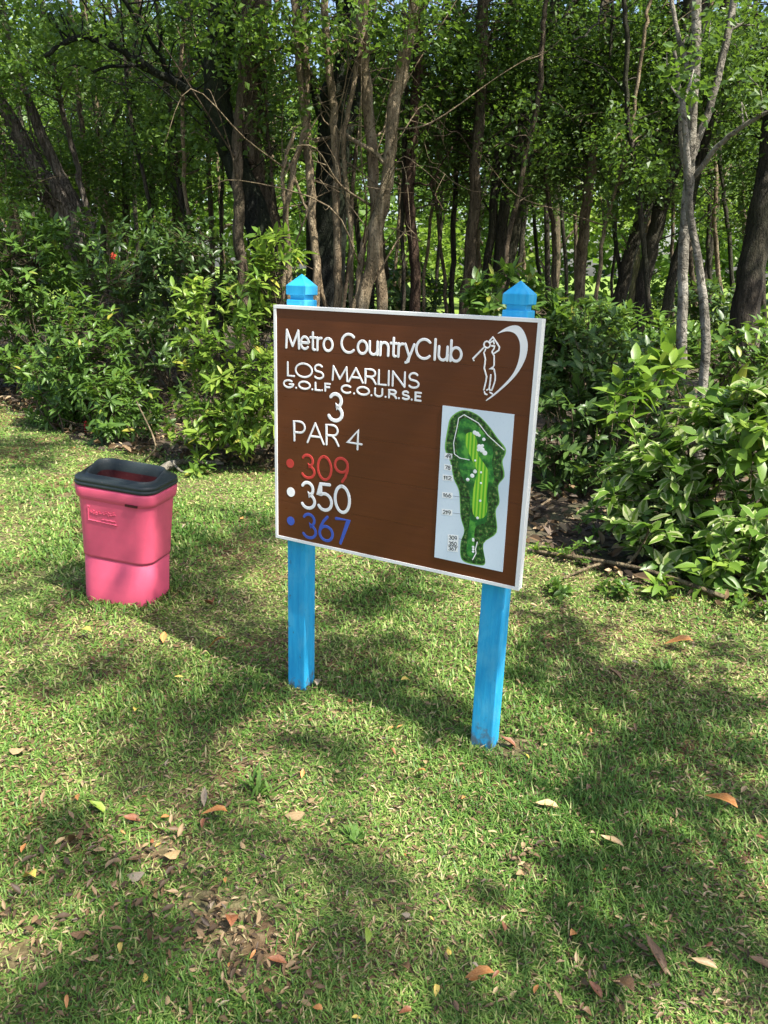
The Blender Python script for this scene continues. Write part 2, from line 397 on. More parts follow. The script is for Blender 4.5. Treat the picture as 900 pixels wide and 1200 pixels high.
M['map_wood'] = print_mat('map_print_woods', [(.40, (.004, .02, .006)), (.5, (.012, .085, .015)), (.57, (.04, .16, .025)), (.66, (.25, .27, .10))], 85)
M['map_rough'] = print_mat('map_print_rough', [(.38, (.006, .07, .015)), (.5, (.015, .17, .03)), (.62, (.10, .38, .05))], 26)
M['map_edge'] = print_mat('map_print_edge', [(.3, (.12, .35, .05)), (.7, (.2, .45, .1))], 40)
def fairway():
    m, nt, b = newmat('map_print_fairway')
    w = N(nt, 'TexWave', wave_type='BANDS', bands_direction='X'); w.inputs['Scale'].default_value = 26; w.inputs['Distortion'].default_value = .3
    tc = N(nt, 'TexCoord'); nt.links.new(tc.outputs['Object'], w.inputs['Vector'])
    nt.links.new(ramp(nt, w.outputs['Fac'], [(.3, (.09, .42, .02)), (.7, (.36, .66, .05))]), b.inputs['Base Color']); b.inputs['Roughness'].default_value = .35; return m
M['map_fairway'] = fairway()

SW, Z0, Z1, TH = .951, .632, 1.474, .034
sign = thing('golf_sign', 'brown wooden golf course hole sign with white lettering on two blue posts', 'sign', (SIGN[0], SIGN[1], 0), (-.017, 0, YAW))
# photo corners of the face -> face coordinates (s across, z up)
def homog():
    src = [(321, 357), (641.5, 373), (322, 632), (603, 690)]; dst = [(0, Z1), (SW, Z1), (0, Z0), (SW, Z0)]
    A, bb = [], []
    for (x, y), (u, v) in zip(src, dst):
        A += [[x, y, 1, 0, 0, 0, -u*x, -u*y], [0, 0, 0, x, y, 1, -v*x, -v*y]]; bb += [u, v]
    h = np.linalg.solve(np.array(A, float), np.array(bb, float)); return np.append(h, 1).reshape(3, 3)
HH = homog()
def face(px, py):
    q = HH@np.array([px, py, 1.0]); return q[:2]/q[2]
# boards of the face
nb = 6; hb = (Z1-Z0-.02)/nb
for i in range(nb):
    b_ = MB(); z = Z0+.01+i*hb
    y0 = .0035+(.00012 if i % 2 else 0)
    b_.box(.010, y0, z+.00025, SW-.010, TH-.004, z+hb-.00025)
    o = b_.build('board', M['brown'], sign)
# white edging
for (x0, z0, x1, z1, dy) in ((0, Z1-.0105, SW, Z1, 0), (0, Z0, SW, Z0+.0105, .0006), (0, Z0+.0108, .0105, Z1-.0108, .0003), (SW-.0125, Z0+.0108, SW, Z1-.0108, .0003)):
    b_ = MB(); b_.box(x0, dy, z0, x1, TH, z1); b_.build('edge_strip', M['white_paint'], sign)
# posts
PW, PD = .080, .072
for k, s in enumerate((.069, .854)):
    hw = PW/2; y0 = TH+.001; yc = y0+PD/2
    b_ = MB(); b_.box(s-hw, y0, -.05, s+hw, y0+PD, Z1+.020); po = b_.build('post', M['sign_blue'], sign)
    me = po.data; bev = po.modifiers.new('bevel', 'BEVEL'); bev.width = .004; bev.segments = 2
    b_ = MB(); rings = []
    zc = Z1+.020
    prof = [(-.010, zc), (-.010, zc+.014), (.001, zc+.0165), (.001, zc+.046), (-.0385, zc+.084)]
    V = []
    for dr, z in prof:
        for sx, sy in ((-1, -1), (1, -1), (1, 1), (-1, 1)): V.append((s+sx*(hw+dr), yc+sy*(PD/2+dr*(PD/PW)), z))
    Q = [(4*i+j, 4*i+(j+1) % 4, 4*i+4+(j+1) % 4, 4*i+4+j) for i in range(len(prof)-1) for j in range(4)]+[(16, 17, 18, 19)]
    b_.add(V, Q); cp = b_.build('finial', M['sign_blue'], po)
    cp.modifiers.new('bevel', 'BEVEL').width = .0015

# ---- stroke lettering
def arc(cx, cy, rx, ry, a0, a1, n=14):
    t = np.radians(np.linspace(a0, a1, n)); return [(cx+rx*math.cos(a), cy+ry*math.sin(a)) for a in t]
G = {}
G['M'] = (.95, [[(.05, 0), (.1, 1)], [(.1, 1), (.475, .12)], [(.475, .12), (.85, 1)], [(.85, 1), (.9, 0)]])
G['e'] = (.66, [[(.07, .36), (.58, .36)]+arc(.33, .35, .26, .34, 5, 318, 20)])
G['t'] = (.40, [[(.19, .95), (.19, .12)]+arc(.29, .10, .10, .1, 180, 290, 5), [(.03, .68), (.36, .68)]])
G['r'] = (.42, [[(.08, 0), (.08, .69)], [(.08, .42)]+arc(.30, .42, .22, .26, 180, 80, 7)])
G['o'] = (.70, [arc(.34, .345, .28, .345, 90, 450, 24)])
G['C'] = (1.0, [arc(.5, .5, .44, .5, 45, 315, 24)])
G['u'] = (.64, [[(.07, .69), (.07, .27)]+arc(.30, .25, .23, .25, 180, 360, 10)+[(.53, .69)], [(.545, .3), (.545, 0)]])
G['n'] = (.64, [[(.07, 0), (.07, .69)], [(.07, .4)]+arc(.30, .42, .23, .27, 180, 0, 10)+[(.53, 0)]])
G['y'] = (.60, [[(.04, .69), (.29, .03)], [(.54, .69), (.29, .03), (.2, -.22)]+arc(.09, -.2, .1, .08, -10, -90, 4)])
G['l'] = (.24, [[(.1, 0), (.1, 1.03)]])
G['b'] = (.70, [[(.08, 0), (.08, 1.03)], arc(.36, .345, .28, .345, 175, -175, 22)])
G[' '] = (.42, [])
G['L'] = (.52, [[(.08, 1), (.08, 0), (.48, 0)]])
G['O'] = (1.12, [arc(.55, .5, .5, .5, 90, 450, 28)])
G['S'] = (.68, [arc(.33, .74, .23, .26, 35, 250, 12)[:-1]+arc(.33, .25, .27, .25, 85, -145, 14)])
G['A'] = (.90, [[(.04, 0), (.44, 1)], [(.44, 1), (.84, 0)], [(.19, .33), (.69, .33)]])
G['R'] = (.74, [[(.08, 0), (.08, 1), (.36, 1)]+arc(.38, .74, .24, .26, 85, -85, 10)+[(.1, .48)], [(.34, .48), (.52, .3), (.66, 0)]])
G['I'] = (.24, [[(.1, 0), (.1, 1)]])
G['N'] = (.86, [[(.08, 0), (.08, 1)], [(.08, 1), (.72, 0)], [(.72, 0), (.72, 1)]])
G['G'] = (1.05, [arc(.5, .5, .44, .5, 48, 350, 24)+[(.94, .46)], [(.94, .46), (.58, .46)]])
G['.'] = (.34, [[(.13, .03), (.14, .03)]])
G['F'] = (.56, [[(.08, 0), (.08, 1), (.5, 1)], [(.08, .54), (.44, .54)]])
G['U'] = (.82, [[(.08, 1), (.08, .34)]+arc(.38, .33, .3, .33, 180, 360, 12)+[(.68, 1)]])
G['E'] = (.60, [[(.5, 1), (.08, 1), (.08, 0), (.5, 0)], [(.08, .53), (.45, .53)]])
G['P'] = (.70, [[(.08, 0), (.08, 1), (.36, 1)]+arc(.36, .72, .26, .28, 88, -88, 10)+[(.1, .44)]])
G['3'] = (.72, [arc(.33, .75, .24, .25, 150, -80, 12)+arc(.33, .27, .29, .27, 85, -155, 14)])
G['4'] = (.74, [[(.5, 0), (.5, 1), (.05, .3), (.68, .3)]])
G['0'] = (.78, [arc(.37, .5, .3, .5, 90, 450, 26)])
G['9'] = (.74, [arc(.34, .70, .28, .3, -20, 340, 22), [(.62, .70), (.60, .48), (.50, .2), (.36, 0)]])
G['5'] = (.72, [[(.58, 1), (.2, 1), (.12, .56)]+arc(.33, .32, .3, .32, 125, -150, 18)])
G['6'] = (.74, [arc(.35, .3, .28, .3, 160, 520, 22), [(.07, .34), (.12, .55), (.25, .8), (.42, 1)]])
G['7'] = (.66, [[(.06, 1), (.58, 1), (.22, 0)]])
G['1'] = (.40, [[(.06, .8), (.2, 1), (.2, 0)]])
G['8'] = (.70, [arc(.33, .74, .22, .26, -90, 270, 18), arc(.33, .24, .28, .25, 90, 450, 18)])
G['2'] = (.70, [arc(.33, .72, .26, .28, 160, -20, 10)+[(.06, 0), (.6, 0)]])
LIFT = [0]
def ribbon(mb, P, hw, y, h, closed=False):
    """a rounded raised stroke lying on the face: P in (s,z), half width hw, back at y, height h towards the viewer (-y)"""
    P = [np.array(p, float) for p in P]; Q = [P[0]]
    for p in P[1:]:
        if np.linalg.norm(p-Q[-1]) > 1e-5: Q.append(p)
    P = np.array(Q); m = len(P)
    LIFT[0] = (LIFT[0]+1) % 9; h = h+LIFT[0]*3e-5
    if m == 1: P = np.array([P[0], P[0]+[1e-4, 0]]); m = 2
    T = np.zeros_like(P); T[1:-1] = unit(P[2:]-P[:-2]); T[0] = unit(P[1]-P[0]); T[-1] = unit(P[-1]-P[-2])
    seg = unit(P[1:]-P[:-1]); Nn = np.stack([-T[:, 1], T[:, 0]], 1)
    sc = np.ones(m)
    for i in range(1, m-1):
        c = seg[i-1]@seg[i]; sc[i] = 1/max(math.sqrt(max((1+c)/2, .05)), .45)
    V, Qd, Tr = [], [], []
    for i in range(m):
        a = Nn[i]*hw*sc[i]
        for k, hh in ((1, 0), (.72, h), (-.72, h), (-1, 0)): V.append((P[i][0]+a[0]*k, y-hh, P[i][1]+a[1]*k))
    for i in range(m-1):
        for k in range(3): Qd.append((4*i+k, 4*i+4+k, 4*i+5+k, 4*i+1+k))
    for e, t in ((0, -T[0]), (m-1, T[-1])):
        a = Nn[e]; base = len(V); K = 7
        for r_, hh in ((1, 0), (.72, h)):
            for j in range(K):
                an = math.pi*j/(K-1); d = a*math.cos(an)+t*math.sin(an)
                V.append((P[e][0]+d[0]*hw*r_, y-hh, P[e][1]+d[1]*hw*r_))
        for j in range(K-1): Qd.append((base+j, base+j+1, base+K+j+1, base+K+j)); 
        for j in range(1, K-1): Tr.append((base+K, base+K+j, base+K+j+1))
    mb.add(V, Qd, Tr)
FY = .0034
def text(string, p0, p1, ptop, weight, mat, name='lettering', parent=sign, y=FY, h=.0006, label=None, squeeze=True):
    a, b2, t = face(*p0), face(*p1), face(*ptop)
    H = np.linalg.norm(t-a); ln = np.linalg.norm(b2-a); ux = (b2-a)/ln; uy = np.array([-ux[1], ux[0]])
    tot = sum(G[c][0] for c in string); k = ln/tot; mb = MB(); x = 0
    for c in string:
        w, st = G[c]
        if c == ' ':
            mb.build(name, mat, parent); mb = MB()
        for s_ in st:
            ribbon(mb, [a+ux*(x+q[0])*k+uy*q[1]*H for q in s_], weight*.80, y, h)
        x += w
    o = mb.build(name, mat, parent); 
    if label: o['label'] = label
    return o
text('Metro CountryClub', (334.5, 408.5), (544.5, 424.5), (336, 387.5), .0054, M['white_letter'])
text('LOS MARLINS', (335.5, 442), (494, 456.5), (335, 426), .0042, M['white_letter'])
text('G.O.L.F', (331.5, 455.6), (388, 460.8), (331.5, 447.2), .0042, M['white_letter'])
text('C.O.U.R.S.E', (400, 461.8), (496, 471.4), (400, 453), .0042, M['white_letter'])
text('3', (383.5, 494), (403.5, 497), (384.5, 462.5), .0078, M['white_letter'])
text('PAR', (342.5, 519), (398.5, 525.5), (343, 496), .0045, M['white_letter'])
text('4', (406, 527), (425, 530), (406.5, 505), .0045, M['white_letter'])
text('309', (352, 562), (410.5, 568), (352, 535.5), .0062, M['red_letter'], label='red yardage number 309')
text('350', (351.5, 597), (412, 604), (351.5, 567.5), .0074, M['white_letter'])
text('367', (352.5, 631), (409.5, 640), (352.5, 604), .0068, M['blue_letter'], label='blue yardage number 367')
def poly(P, y, mat, name, parent, h=.0008, smoothn=4, close=True):
    """a flat printed or routed shape from an outline in face coordinates"""
    P = np.array(P, float)
    if smoothn > 1:
        Q = np.vstack([P[-1], P, P[0], P[1]]); out = []
        for i in range(1, len(P)+1):
            for t in np.linspace(0, 1, smoothn, endpoint=False):
                a, b2, c, d = Q[i-1], Q[i], Q[i+1], Q[i+2]
                out.append(.5*(2*b2+(c-a)*t+(2*a-5*b2+4*c-d)*t*t+(3*b2-a-3*c+d)*t**3))
        P = np.array(out)
    import bmesh
    bm = bmesh.new(); vs = [bm.verts.new((p[0], y-h, p[1])) for p in P]; f = bm.faces.new(vs)
    r_ = bmesh.ops.extrude_face_region(bm, geom=[f])
    for v in r_['geom']:
        if isinstance(v, bmesh.types.BMVert): v.co.y = y
    bmesh.ops.triangulate(bm, faces=[f_ for f_ in bm.faces if len(f_.verts) > 4])
    bmesh.ops.recalc_face_normals(bm, faces=bm.faces)
    me = bpy.data.meshes.new(name); bm.to_mesh(me); bm.free(); me.materials.append(mat)
    return link(name, me, parent)
for (px, py, r, mt) in ((339.2, 546, .0165, 'red_letter'), (339.8, 579.5, .0175, 'white_letter'), (339.4, 613, .0165, 'blue_letter')):
    c = face(px, py); poly([(c[0]+r*math.cos(a), c[1]+r*math.sin(a)) for a in np.linspace(0, 2*math.pi, 24, endpoint=False)], FY, M[mt], 'dot', sign, .0007, 1)
z8 = lambda L_: [face(540+x/8.18, 360+y/8.18) for x, y in L_]
poly(z8([(395, 245), (470, 195), (540, 170), (600, 178), (645, 230), (672, 310), (677, 380), (660, 470), (620, 560), (560, 650), (480, 735), (400, 805), (330, 862), (265, 905), (262, 896), (320, 850), (400, 780), (470, 710), (520, 650), (560, 580), (590, 490), (603, 400), (600, 330), (575, 270), (540, 240), (490, 228), (440, 235), (398, 250)]), FY, M['white_letter'], 'crescent_emblem', sign, .0007, 3)
mb = MB()
for L_ in ([(152, 515), (142, 500), (255, 385)], [(283+30*math.cos(t), 360+32*math.sin(t)) for t in np.linspace(0, 6.28, 16)],
           [(310, 322), (342, 287), (368, 325), (403, 385), (395, 415), (345, 447)], [(318, 338), (346, 322), (352, 352)], [(328, 372), (356, 377), (350, 398), (330, 428)],
           [(268, 405), (250, 440), (263, 500), (255, 560), (250, 590), (270, 670), (262, 720), (240, 800)], [(330, 435), (349, 470), (346, 560), (335, 580), (305, 590), (345, 600), (354, 660), (351, 710), (330, 770), (315, 805)],
           [(311, 655), (302, 730), (291, 790), (268, 802)], [(292, 790), (300, 803)], [(245, 820), (251, 840), (268, 846)], [(298, 825), (322, 840)]):
    ribbon(mb, z8(L_), .0024, FY, .0006)
mb.build('golfer_emblem', M['white_letter'], sign)
# ---- course map
zm = lambda L_: [face(500+x/5.458, 460+y/5.458) for x, y in L_]
mp = poly(zm([(113, 90), (571, 145), (466, 1140), (38, 1052)]), FY, M['map_white'], 'course_map', sign, .0030, 1)
y1 = FY-.0030
wood = [(245, 125), (330, 150), (400, 220), (455, 300), (500, 360), (500, 400), (480, 450), (490, 540), (450, 600), (455, 700), (430, 760), (432, 890), (350, 960), (358, 1080), (310, 1092), (230, 1072), (208, 1030), (213, 950), (235, 880), (215, 790), (210, 640), (180, 560), (160, 450), (130, 370), (148, 250), (172, 170)]
cc = np.mean(wood, 0)
poly(zm([tuple(cc+(np.array(p)-cc)*np.array([1.045, 1.012])) for p in wood]), y1, M['map_edge'], 'map_print', mp, .0002)
poly(zm(wood), y1-.0002, M['map_wood'], 'map_print', mp, .0002)
poly(zm([(235, 175), (320, 205), (390, 290), (430, 370), (420, 460), (430, 560), (395, 640), (385, 760), (370, 830), (300, 870), (290, 1040), (245, 1030), (255, 900), (270, 800), (270, 640), (225, 540), (200, 430), (200, 300)]), y1-.0004, M['map_rough'], 'map_print', mp, .0002)
poly(zm([(265, 268), (300, 262), (325, 300), (330, 330), (332, 400), (388, 490), (395, 560), (382, 650), (380, 760), (350, 805), (305, 797), (288, 760), (292, 650), (310, 570), (325, 510), (290, 430), (262, 360), (253, 300)]), y1-.0006, M['map_fairway'], 'map_print', mp, .0002, 3)
mb = MB()
for L_, w in (([(215, 425), (182, 400), (178, 330), (205, 220), (215, 170), (250, 148), (340, 200), (400, 280), (500, 372)], .0022), ([(182, 400), (215, 425), (275, 437)], .002), ([(313, 955), (300, 1000), (303, 1025), (280, 1065)], .0026)):
    mb = MB(); ribbon(mb, zm(L_), w*.62, y1-.0008, .0002); mb.build('map_path', M['map_paper'], mp)
mb = MB()
for x, y, r in ((315, 262, 14), (330, 270, 15), (343, 280, 10), (372, 305, 11), (342, 352, 16), (358, 372, 18), (376, 392, 16), (335, 372, 10), (362, 345, 10), (310, 510, 13), (292, 537, 14), (262, 562, 12), (313, 440, 7), (348, 515, 7), (346, 583, 7), (338, 695, 8), (318, 803, 9), (287, 936, 8), (287, 945, 8), (285, 985, 8), (285, 1000, 8), (284, 1015, 8)):
    mb = MB(); a = face(500+x/5.458, 460+y/5.458); ribbon(mb, [a, a+[.0008, 0]], r*.00048, y1-.001, .0003); mb.build('map_spot', M['map_paper'], mp)
inkb = MB()
for s_, x, y, x2 in (('49', 142, 415, None), ('78', 137, 487, 330), ('112', 135, 553, 300), ('166', 130, 663, 290), ('219', 125, 770, 300), ('309', 160, 930, 240), ('350', 158, 967, None), ('367', 155, 998, None)):
    hw = 14*len(s_)*.62
    a, b2, t = [face(500+u/5.458, 460+v/5.458) for u, v in ((x-hw, y+8), (x+hw, y+13), (x-hw, y-14))]
    H = np.linalg.norm(t-a); ln = np.linalg.norm(b2-a); ux = (b2-a)/ln; uy = np.array([-ux[1], ux[0]]); k = ln/sum(G[c][0] for c in s_)
    xx = 0
    pad = H*.35
    poly([a-ux*pad-uy*pad, b2+ux*pad-uy*pad, b2+ux*pad+uy*(H+pad), a-ux*pad+uy*(H+pad)], y1-.0002, M['map_paper'], 'map_number_box', mp, .0002, 1)
    for c in s_:
        for st in G[c][1]: ribbon(inkb, [a+ux*(xx+q[0])*k+uy*q[1]*H for q in st], .0011, y1-.0005, .0002)
        xx += G[c][0]
    inkb.build('map_number', M['map_ink'], mp); inkb = MB()
    if x2: ribbon(inkb, zm([(x+hw+12, y+4), (x2, y+18)]), .0005, y1-.0012, .0001); inkb.build('map_leader_line', M['map_ink'], mp); inkb = MB()

# ------------------------------------------------------------------ litter bin
def plastic(name, col, rough, var):
    m, nt, b = newmat(name); n1 = noise(nt, 5, 5); n2 = noise(nt, 160, 2); n3 = noise(nt, 28, 5)
    c = mixc(nt, math_(nt, 'MULTIPLY', ramp(nt, n1, [(.35, (0, 0, 0)), (.7, (1, 1, 1))]), var), col, tuple(x*.62 for x in col))
    c = mixc(nt, math_(nt, 'MULTIPLY', ramp(nt, n3, [(.6, (0, 0, 0)), (.74, (1, 1, 1))]), var*.9), c, (.42, .26, .22))
    nt.links.new(c, b.inputs['Base Color']); b.inputs['Roughness'].default_value = rough
    b.inputs['Specular IOR Level'].default_value = .35
    bump(nt, b, n2, .25, .0015); return m
M['pink'] = plastic('pink_plastic', (.70, .098, .175), .5, .25)
M['charcoal'] = plastic('charcoal_plastic', (.024, .033, .034), .42, .2)
M['maroon'] = plastic('maroon_liner', (.05, .005, .006), .6, .2)
def rrect(w, d, r, n=6):
    out = []
    for cx, cy, a0 in ((w/2-r, d/2-r, 0), (-w/2+r, d/2-r, 90), (-w/2+r, -d/2+r, 180), (w/2-r, -d/2+r, 270)):
        for k in range(n+1):
            a = math.radians(a0+90*k/n); out.append((cx+r*math.cos(a), cy+r*math.sin(a)))
    return out
def loft(rings, close=False):
    m = MB(); n = len(rings[0]); V = np.vstack([np.array(r) for r in rings])
    Q = [(i*n+j, i*n+(j+1) % n, (i+1)*n+(j+1) % n, (i+1)*n+j) for i in range(len(rings)-1) for j in range(n)]
    m.add(V, Q); return m
def ring(w, d, r, z, fz=None):
    return [(x, y, z if fz is None else fz(x, y)) for x, y in rrect(w, d, r)]
bin_ = thing('litter_bin', 'pink plastic litter bin with charcoal rim lid standing on the lawn', 'litter bin', (BIN[0], BIN[1], 0), (0, math.radians(4.2), BINYAW)); bin_.scale = (.96, .96, .92)
def sz(t, w0=.374, w1=.402, d0=.262, d1=.288): return w0+(w1-w0)*t, d0+(d1-d0)*t
HB = .70
rg = [ring(.385, .275, .075, -.02), ring(.385, .275, .075, .0), ring(.385, .275, .075, .242), ring(.370, .260, .070, .248), ring(.370, .260, .070, .262)]
loft(rg).build('base_sleeve', M['pink'], bin_, True)
rg = []
for z, e in ((.252, .002), (.254, .014), (.266, .015), (.34, .0), (.45, 0), (.585, 0)):
    w, d = sz((z-.19)/.4); e = e if e else .012
    rg.append(ring(w+e, d+e, .075, z))
body = loft(rg).build('body', M['pink'], bin_, True)
rg = [ring(.420, .302, .07, .572), ring(.432, .314, .072, .582), ring(.437, .319, .072, .596), ring(.441, .323, .072, .630), ring(.434, .316, .07, .640), ring(.41, .29, .065, .641)]
loft(rg).build('collar', M['pink'], bin_, True)
mb = MB(); mb.box(.085, -.1635, .574, .150, -.157, .586); mb.build('collar_notch', M['maroon'], bin_)
def lipz(x, y): # the raised lip: low at the front, standing up at the back
    t = np.clip((y+.06)/.13, 0, 1); return .681+.036*t*t*(3-2*t)
sh = lambda rg_, dx, dy: [(x+dx, y+dy, z) for x, y, z in rg_]
def slot(w, d, r_, dz): return [(x-.012, y+.012, lipz(x, y+.012)+dz) for x, y in rrect(w, d, r_)]
rg = [ring(.41, .29, .065, .642), ring(.438, .320, .072, .644), ring(.444, .326, .072, .650), ring(.444, .326, .072, .660), ring(.434, .316, .07, .663), ring(.442, .324, .072, .667), ring(.440, .322, .072, .678), ring(.432, .314, .07, .684), ring(.42, .30, .066, .6845),
      slot(.385, .215, .07, -.004), slot(.378, .206, .068, .006), slot(.370, .197, .066, .008), slot(.362, .188, .064, .002), slot(.350, .172, .06, -.02), slot(.345, .166, .058, -.06)]
lid = loft(rg).build('lid', M['charcoal'], bin_, True)
loft([slot(.340, .160, .056, -.052), sh(ring(.30, .14, .05, .40), -.01, .01), sh(ring(.02, .01, .003, .40), -.01, .01)]).build('liner', M['maroon'], bin_, True)
# embossed plate with script
PLY = -.1555
def on_body(x, z):
    w, d = sz((z-.19)/.4); return (x, -(d+.012)/2, z)
def strokes(L_, r):
    m = MB()
    for P in L_: m.tube(np.array([on_body(x, z) for x, z in P]), r, 5)
    return m
def rs(x0, x1, z, amp, n, slant=.3, seed=1):
    q = np.random.default_rng(seed); out = []
    for i in range(n*6+1):
        u = i/(n*6); ph = u*n*2*math.pi
        out.append((x0+(x1-x0)*u+.006*math.sin(ph+.8), z+amp*math.sin(ph)*(.55+.45*math.sin(i*.7+seed))))
    return out
tilt = lambda P: [(x, z) for x, z in P]
plate = strokes([[(-.125, .535), (-.125, .462), (.032, .456)], [(-.125, .535), (-.118, .537)]], .005)
plate.build('embossed_frame', M['pink'], bin_)
strokes([rs(-.115, -.055, .507, .013, 4, seed=2), rs(-.045, .022, .512, .014, 5, seed=3), rs(-.05, .02, .474, .003, 9, seed=5)], .0042).build('embossed_script', M['pink'], bin_)

# ------------------------------------------------------------------ trees
def leaf_cloud(clusters, per, L_, spread, tint0=.5, tvar=.22, tpl=LEAF_S, width=.95, droop=.35):
    """clusters (n,3): sprays of leaves, each along a short twig"""
    c = np.asarray(clusters); n = len(c)
    tw = rng.normal(size=(n, 3)); tw[:, 2] = tw[:, 2]*.5-.1; tw = unit(tw)
    ct = np.clip(rng.normal(tint0, tvar*.7, n), 0, 1)
    k = np.repeat(np.arange(n), per); m = len(k)
    pos = c[k]+tw[k]*((rng.random(m)-.5)*2*spread)[:, None]+rng.normal(0, spread*.38, (m, 3))
    A = rng.normal(size=(m, 3)); A[:, 2] = A[:, 2]*.45-droop; A = unit(A+tw[k]*.4)
    Nn = rng.normal(size=(m, 3))*.55; Nn[:, 2] += 1
    sz_ = L_*(.5+.85*rng.random(m))
    return instance(tpl, pos, A, Nn, sz_, width, np.clip(ct[k]+rng.normal(0, tvar*.6, m), 0, 1))
def ellipsoid(c, r, n, hollow=.5):
    d = unit(rng.normal(size=(n, 3))); q = rng.random(n)**(1/3*hollow+.1)
    return np.asarray(c)+d*q[:, None]*np.asarray(r)
def px_blob(cx, cy, rx, ry, Y, rY, n):
    a = unit(rng.normal(size=(n, 3)))*(rng.random(n)**.4)[:, None]
    return np.array([at(cx+rx*u, cy+ry*w, Y+rY*v) for u, v, w in a])
def trunk_paths(strokes_, Y):
    out = []
    for st in strokes_:
        pts, w0, w1 = st[:3]; dy = st[3] if len(st) > 3 else 0
        n = len(pts); P = [at(x, y, Y+dy*i/(n-1)) for i, (x, y) in enumerate(pts)]
        if pts[0][1] > 225 and not (len(st) > 4):
            d = P[0]-P[1]; d[:2] = np.clip(d[:2]/max(-d[2], .05), -.35, .35); P.insert(0, P[0]+np.array([d[0], d[1], -1])*(P[0][2]+.06))
        if pts[-1][1] < 25:
            d = unit(P[-1]-P[-2]); d[2] = max(d[2], .6); P += [P[-1]+d*1.6, P[-1]+d*3.4+np.array([random.uniform(-.5, .5), random.uniform(-.3, .6), .3])]
            ext = True
        else: ext = False
        P = spline(P, 7); dist = np.linalg.norm(P[len(P)//2]-CAM)
        k = dist/F/2; m = len(P); R = np.linspace(w0, w1, m)*k*(.86 if w0 > 30 and Y < 10 else .62 if w0 > 15 else .8 if w0 > 7 else 1)
        if ext: R[-12:] *= np.linspace(1, .35, 12)
        if pts[0][1] > 225 and len(st) <= 4: R[:6] *= np.linspace(1.3, 1, 6)
        wob = rng.normal(0, 1, (m, 3)).cumsum(0)*(.004 if Y < 8 else .012); wob -= np.linspace(0, 1, m)[:, None]*wob[-1]
        out.append((P+wob, R))
    return out
def tree(label, bark, Y, strokes_, leaf=None, blobs=(), overhead=0, per=26, L_=.066, spread=.19, group='trees of the wood behind the sign', tint0=.5, name='forest_tree', dens=1.0, limbs=True, cat='tree'):
    paths = trunk_paths(strokes_, Y)
    base = paths[0][0][0].copy(); base[2] = 0
    t = thing(name, label, cat, tuple(base), group=group)
    mb = MB()
    for i, (P, R) in enumerate(paths):
        mb.tube(P-base, R, 10 if R[0] > .05 else 6, .10 if R[0] > .05 else .03, seed=i+int(abs(base[0])*100))
        if R[0] > .022 and bark != 'bark_white':
            for q in range(7 if R[0] > .05 else 4):
                j = rng.integers(len(P)//4, max(len(P)-4, len(P)//4+1)); d = rng.normal(size=3); d[2] = abs(d[2])*.8+.25; d = unit(d); Lb = .5+1.2*rng.random()
                e = P[j]+d*Lb; m1 = P[j]+d*Lb*.5+rng.normal(0, .10, 3)
                Q = spline([P[j], m1, e, e+np.array([d[0]*.4, d[1]*.4, .35*rng.normal()])], 4); r0 = min(R[j]*.45, .004+.014*rng.random())
                mb.tube(Q-base, np.linspace(r0, .002, len(Q)), 5, .05)
                for w_ in range(2):
                    jj = rng.integers(3, len(Q)-1); e2 = Q[jj]+unit(rng.normal(size=3)+d)*(.2+.4*rng.random())
                    mb.tube(spline([Q[jj], (Q[jj]+e2)/2+rng.normal(0, .03, 3), e2], 3)-base, np.linspace(r0*.5, .0012, 7), 4, cap=False)
    parts = []; cl = []
    for b_ in blobs: cl.append(px_blob(*b_[:6], int(b_[6]*dens)))
    if overhead:
        topP = paths[0][0][-1]; zt = max(topP[2]+.8, 3.4+topP[1]*.32)
        oc = ellipsoid((topP[0], topP[1], zt), (2.3, 2.3, 1.5), int(overhead*1.15)); oc = oc[oc[:, 2] > 1.7+oc[:, 1]*.30]
    if cl or overhead:
        cl = np.vstack(cl) if cl else oc[:2]
        # thin twigs carry the sprays
        if limbs:
            allP = np.vstack([p for p, r in paths])
            for c in cl[rng.random(len(cl)) < .35]:
                dd = np.linalg.norm(allP-c, axis=1)+np.maximum(allP[:, 2]-c[2], 0); j = int(np.argmin(dd))
                if dd[j] > 2.6: continue
                mid = (allP[j]+c)/2+np.array([0, 0, .12])+rng.normal(0, .08, 3)
                mb.tube(spline([allP[j], mid, c], 3)-base, np.linspace(.011, .003, 7), 4, 0, cap=False)
        V, Fc, a = leaf_cloud(cl, per, L_, spread, tint0, width=.72)
        if overhead: V, Fc, a = concat([(V, Fc, a), leaf_cloud(oc, 14, .14, .3, tint0)])
        link('crown', mesh('crown', V-base, Fc, a, mat=M[leaf or 'dark_leaf']), t)
    mb.build('trunk', M[bark], t, True)
    return t
T_ = tree
T_('shaggy many-stemmed tree leaning left at the upper left edge', 'bark_shaggy', 11.5,
   [([(88, 262), (48, 200), (2, 122), (-30, 60)], 26, 20), ([(70, 262), (28, 205), (-22, 140), (-50, 90)], 22, 16), ([(98, 262), (66, 200), (28, 110), (2, 20)], 15, 9), ([(80, 262), (38, 190), (-2, 100), (-20, 15)], 18, 10), ([(104, 255), (84, 190), (70, 120), (52, 10)], 8, 5)],
   'mid_leaf', [(30, 60, 75, 75, 11, 1.2, 150), (70, 190, 50, 50, 12.5, .8, 60), (10, 220, 40, 30, 11, .6, 40)], 50)
T_('slim dark tree behind the shaggy leaning tree', 'bark_dark', 14, [([(122, 262), (118, 180), (110, 90), (100, -5)], 10, 7), ([(118, 170), (150, 110), (165, 40)], 5, 3)], 'mid_leaf', [(120, 60, 80, 70, 14, 1.5, 110)], 40)
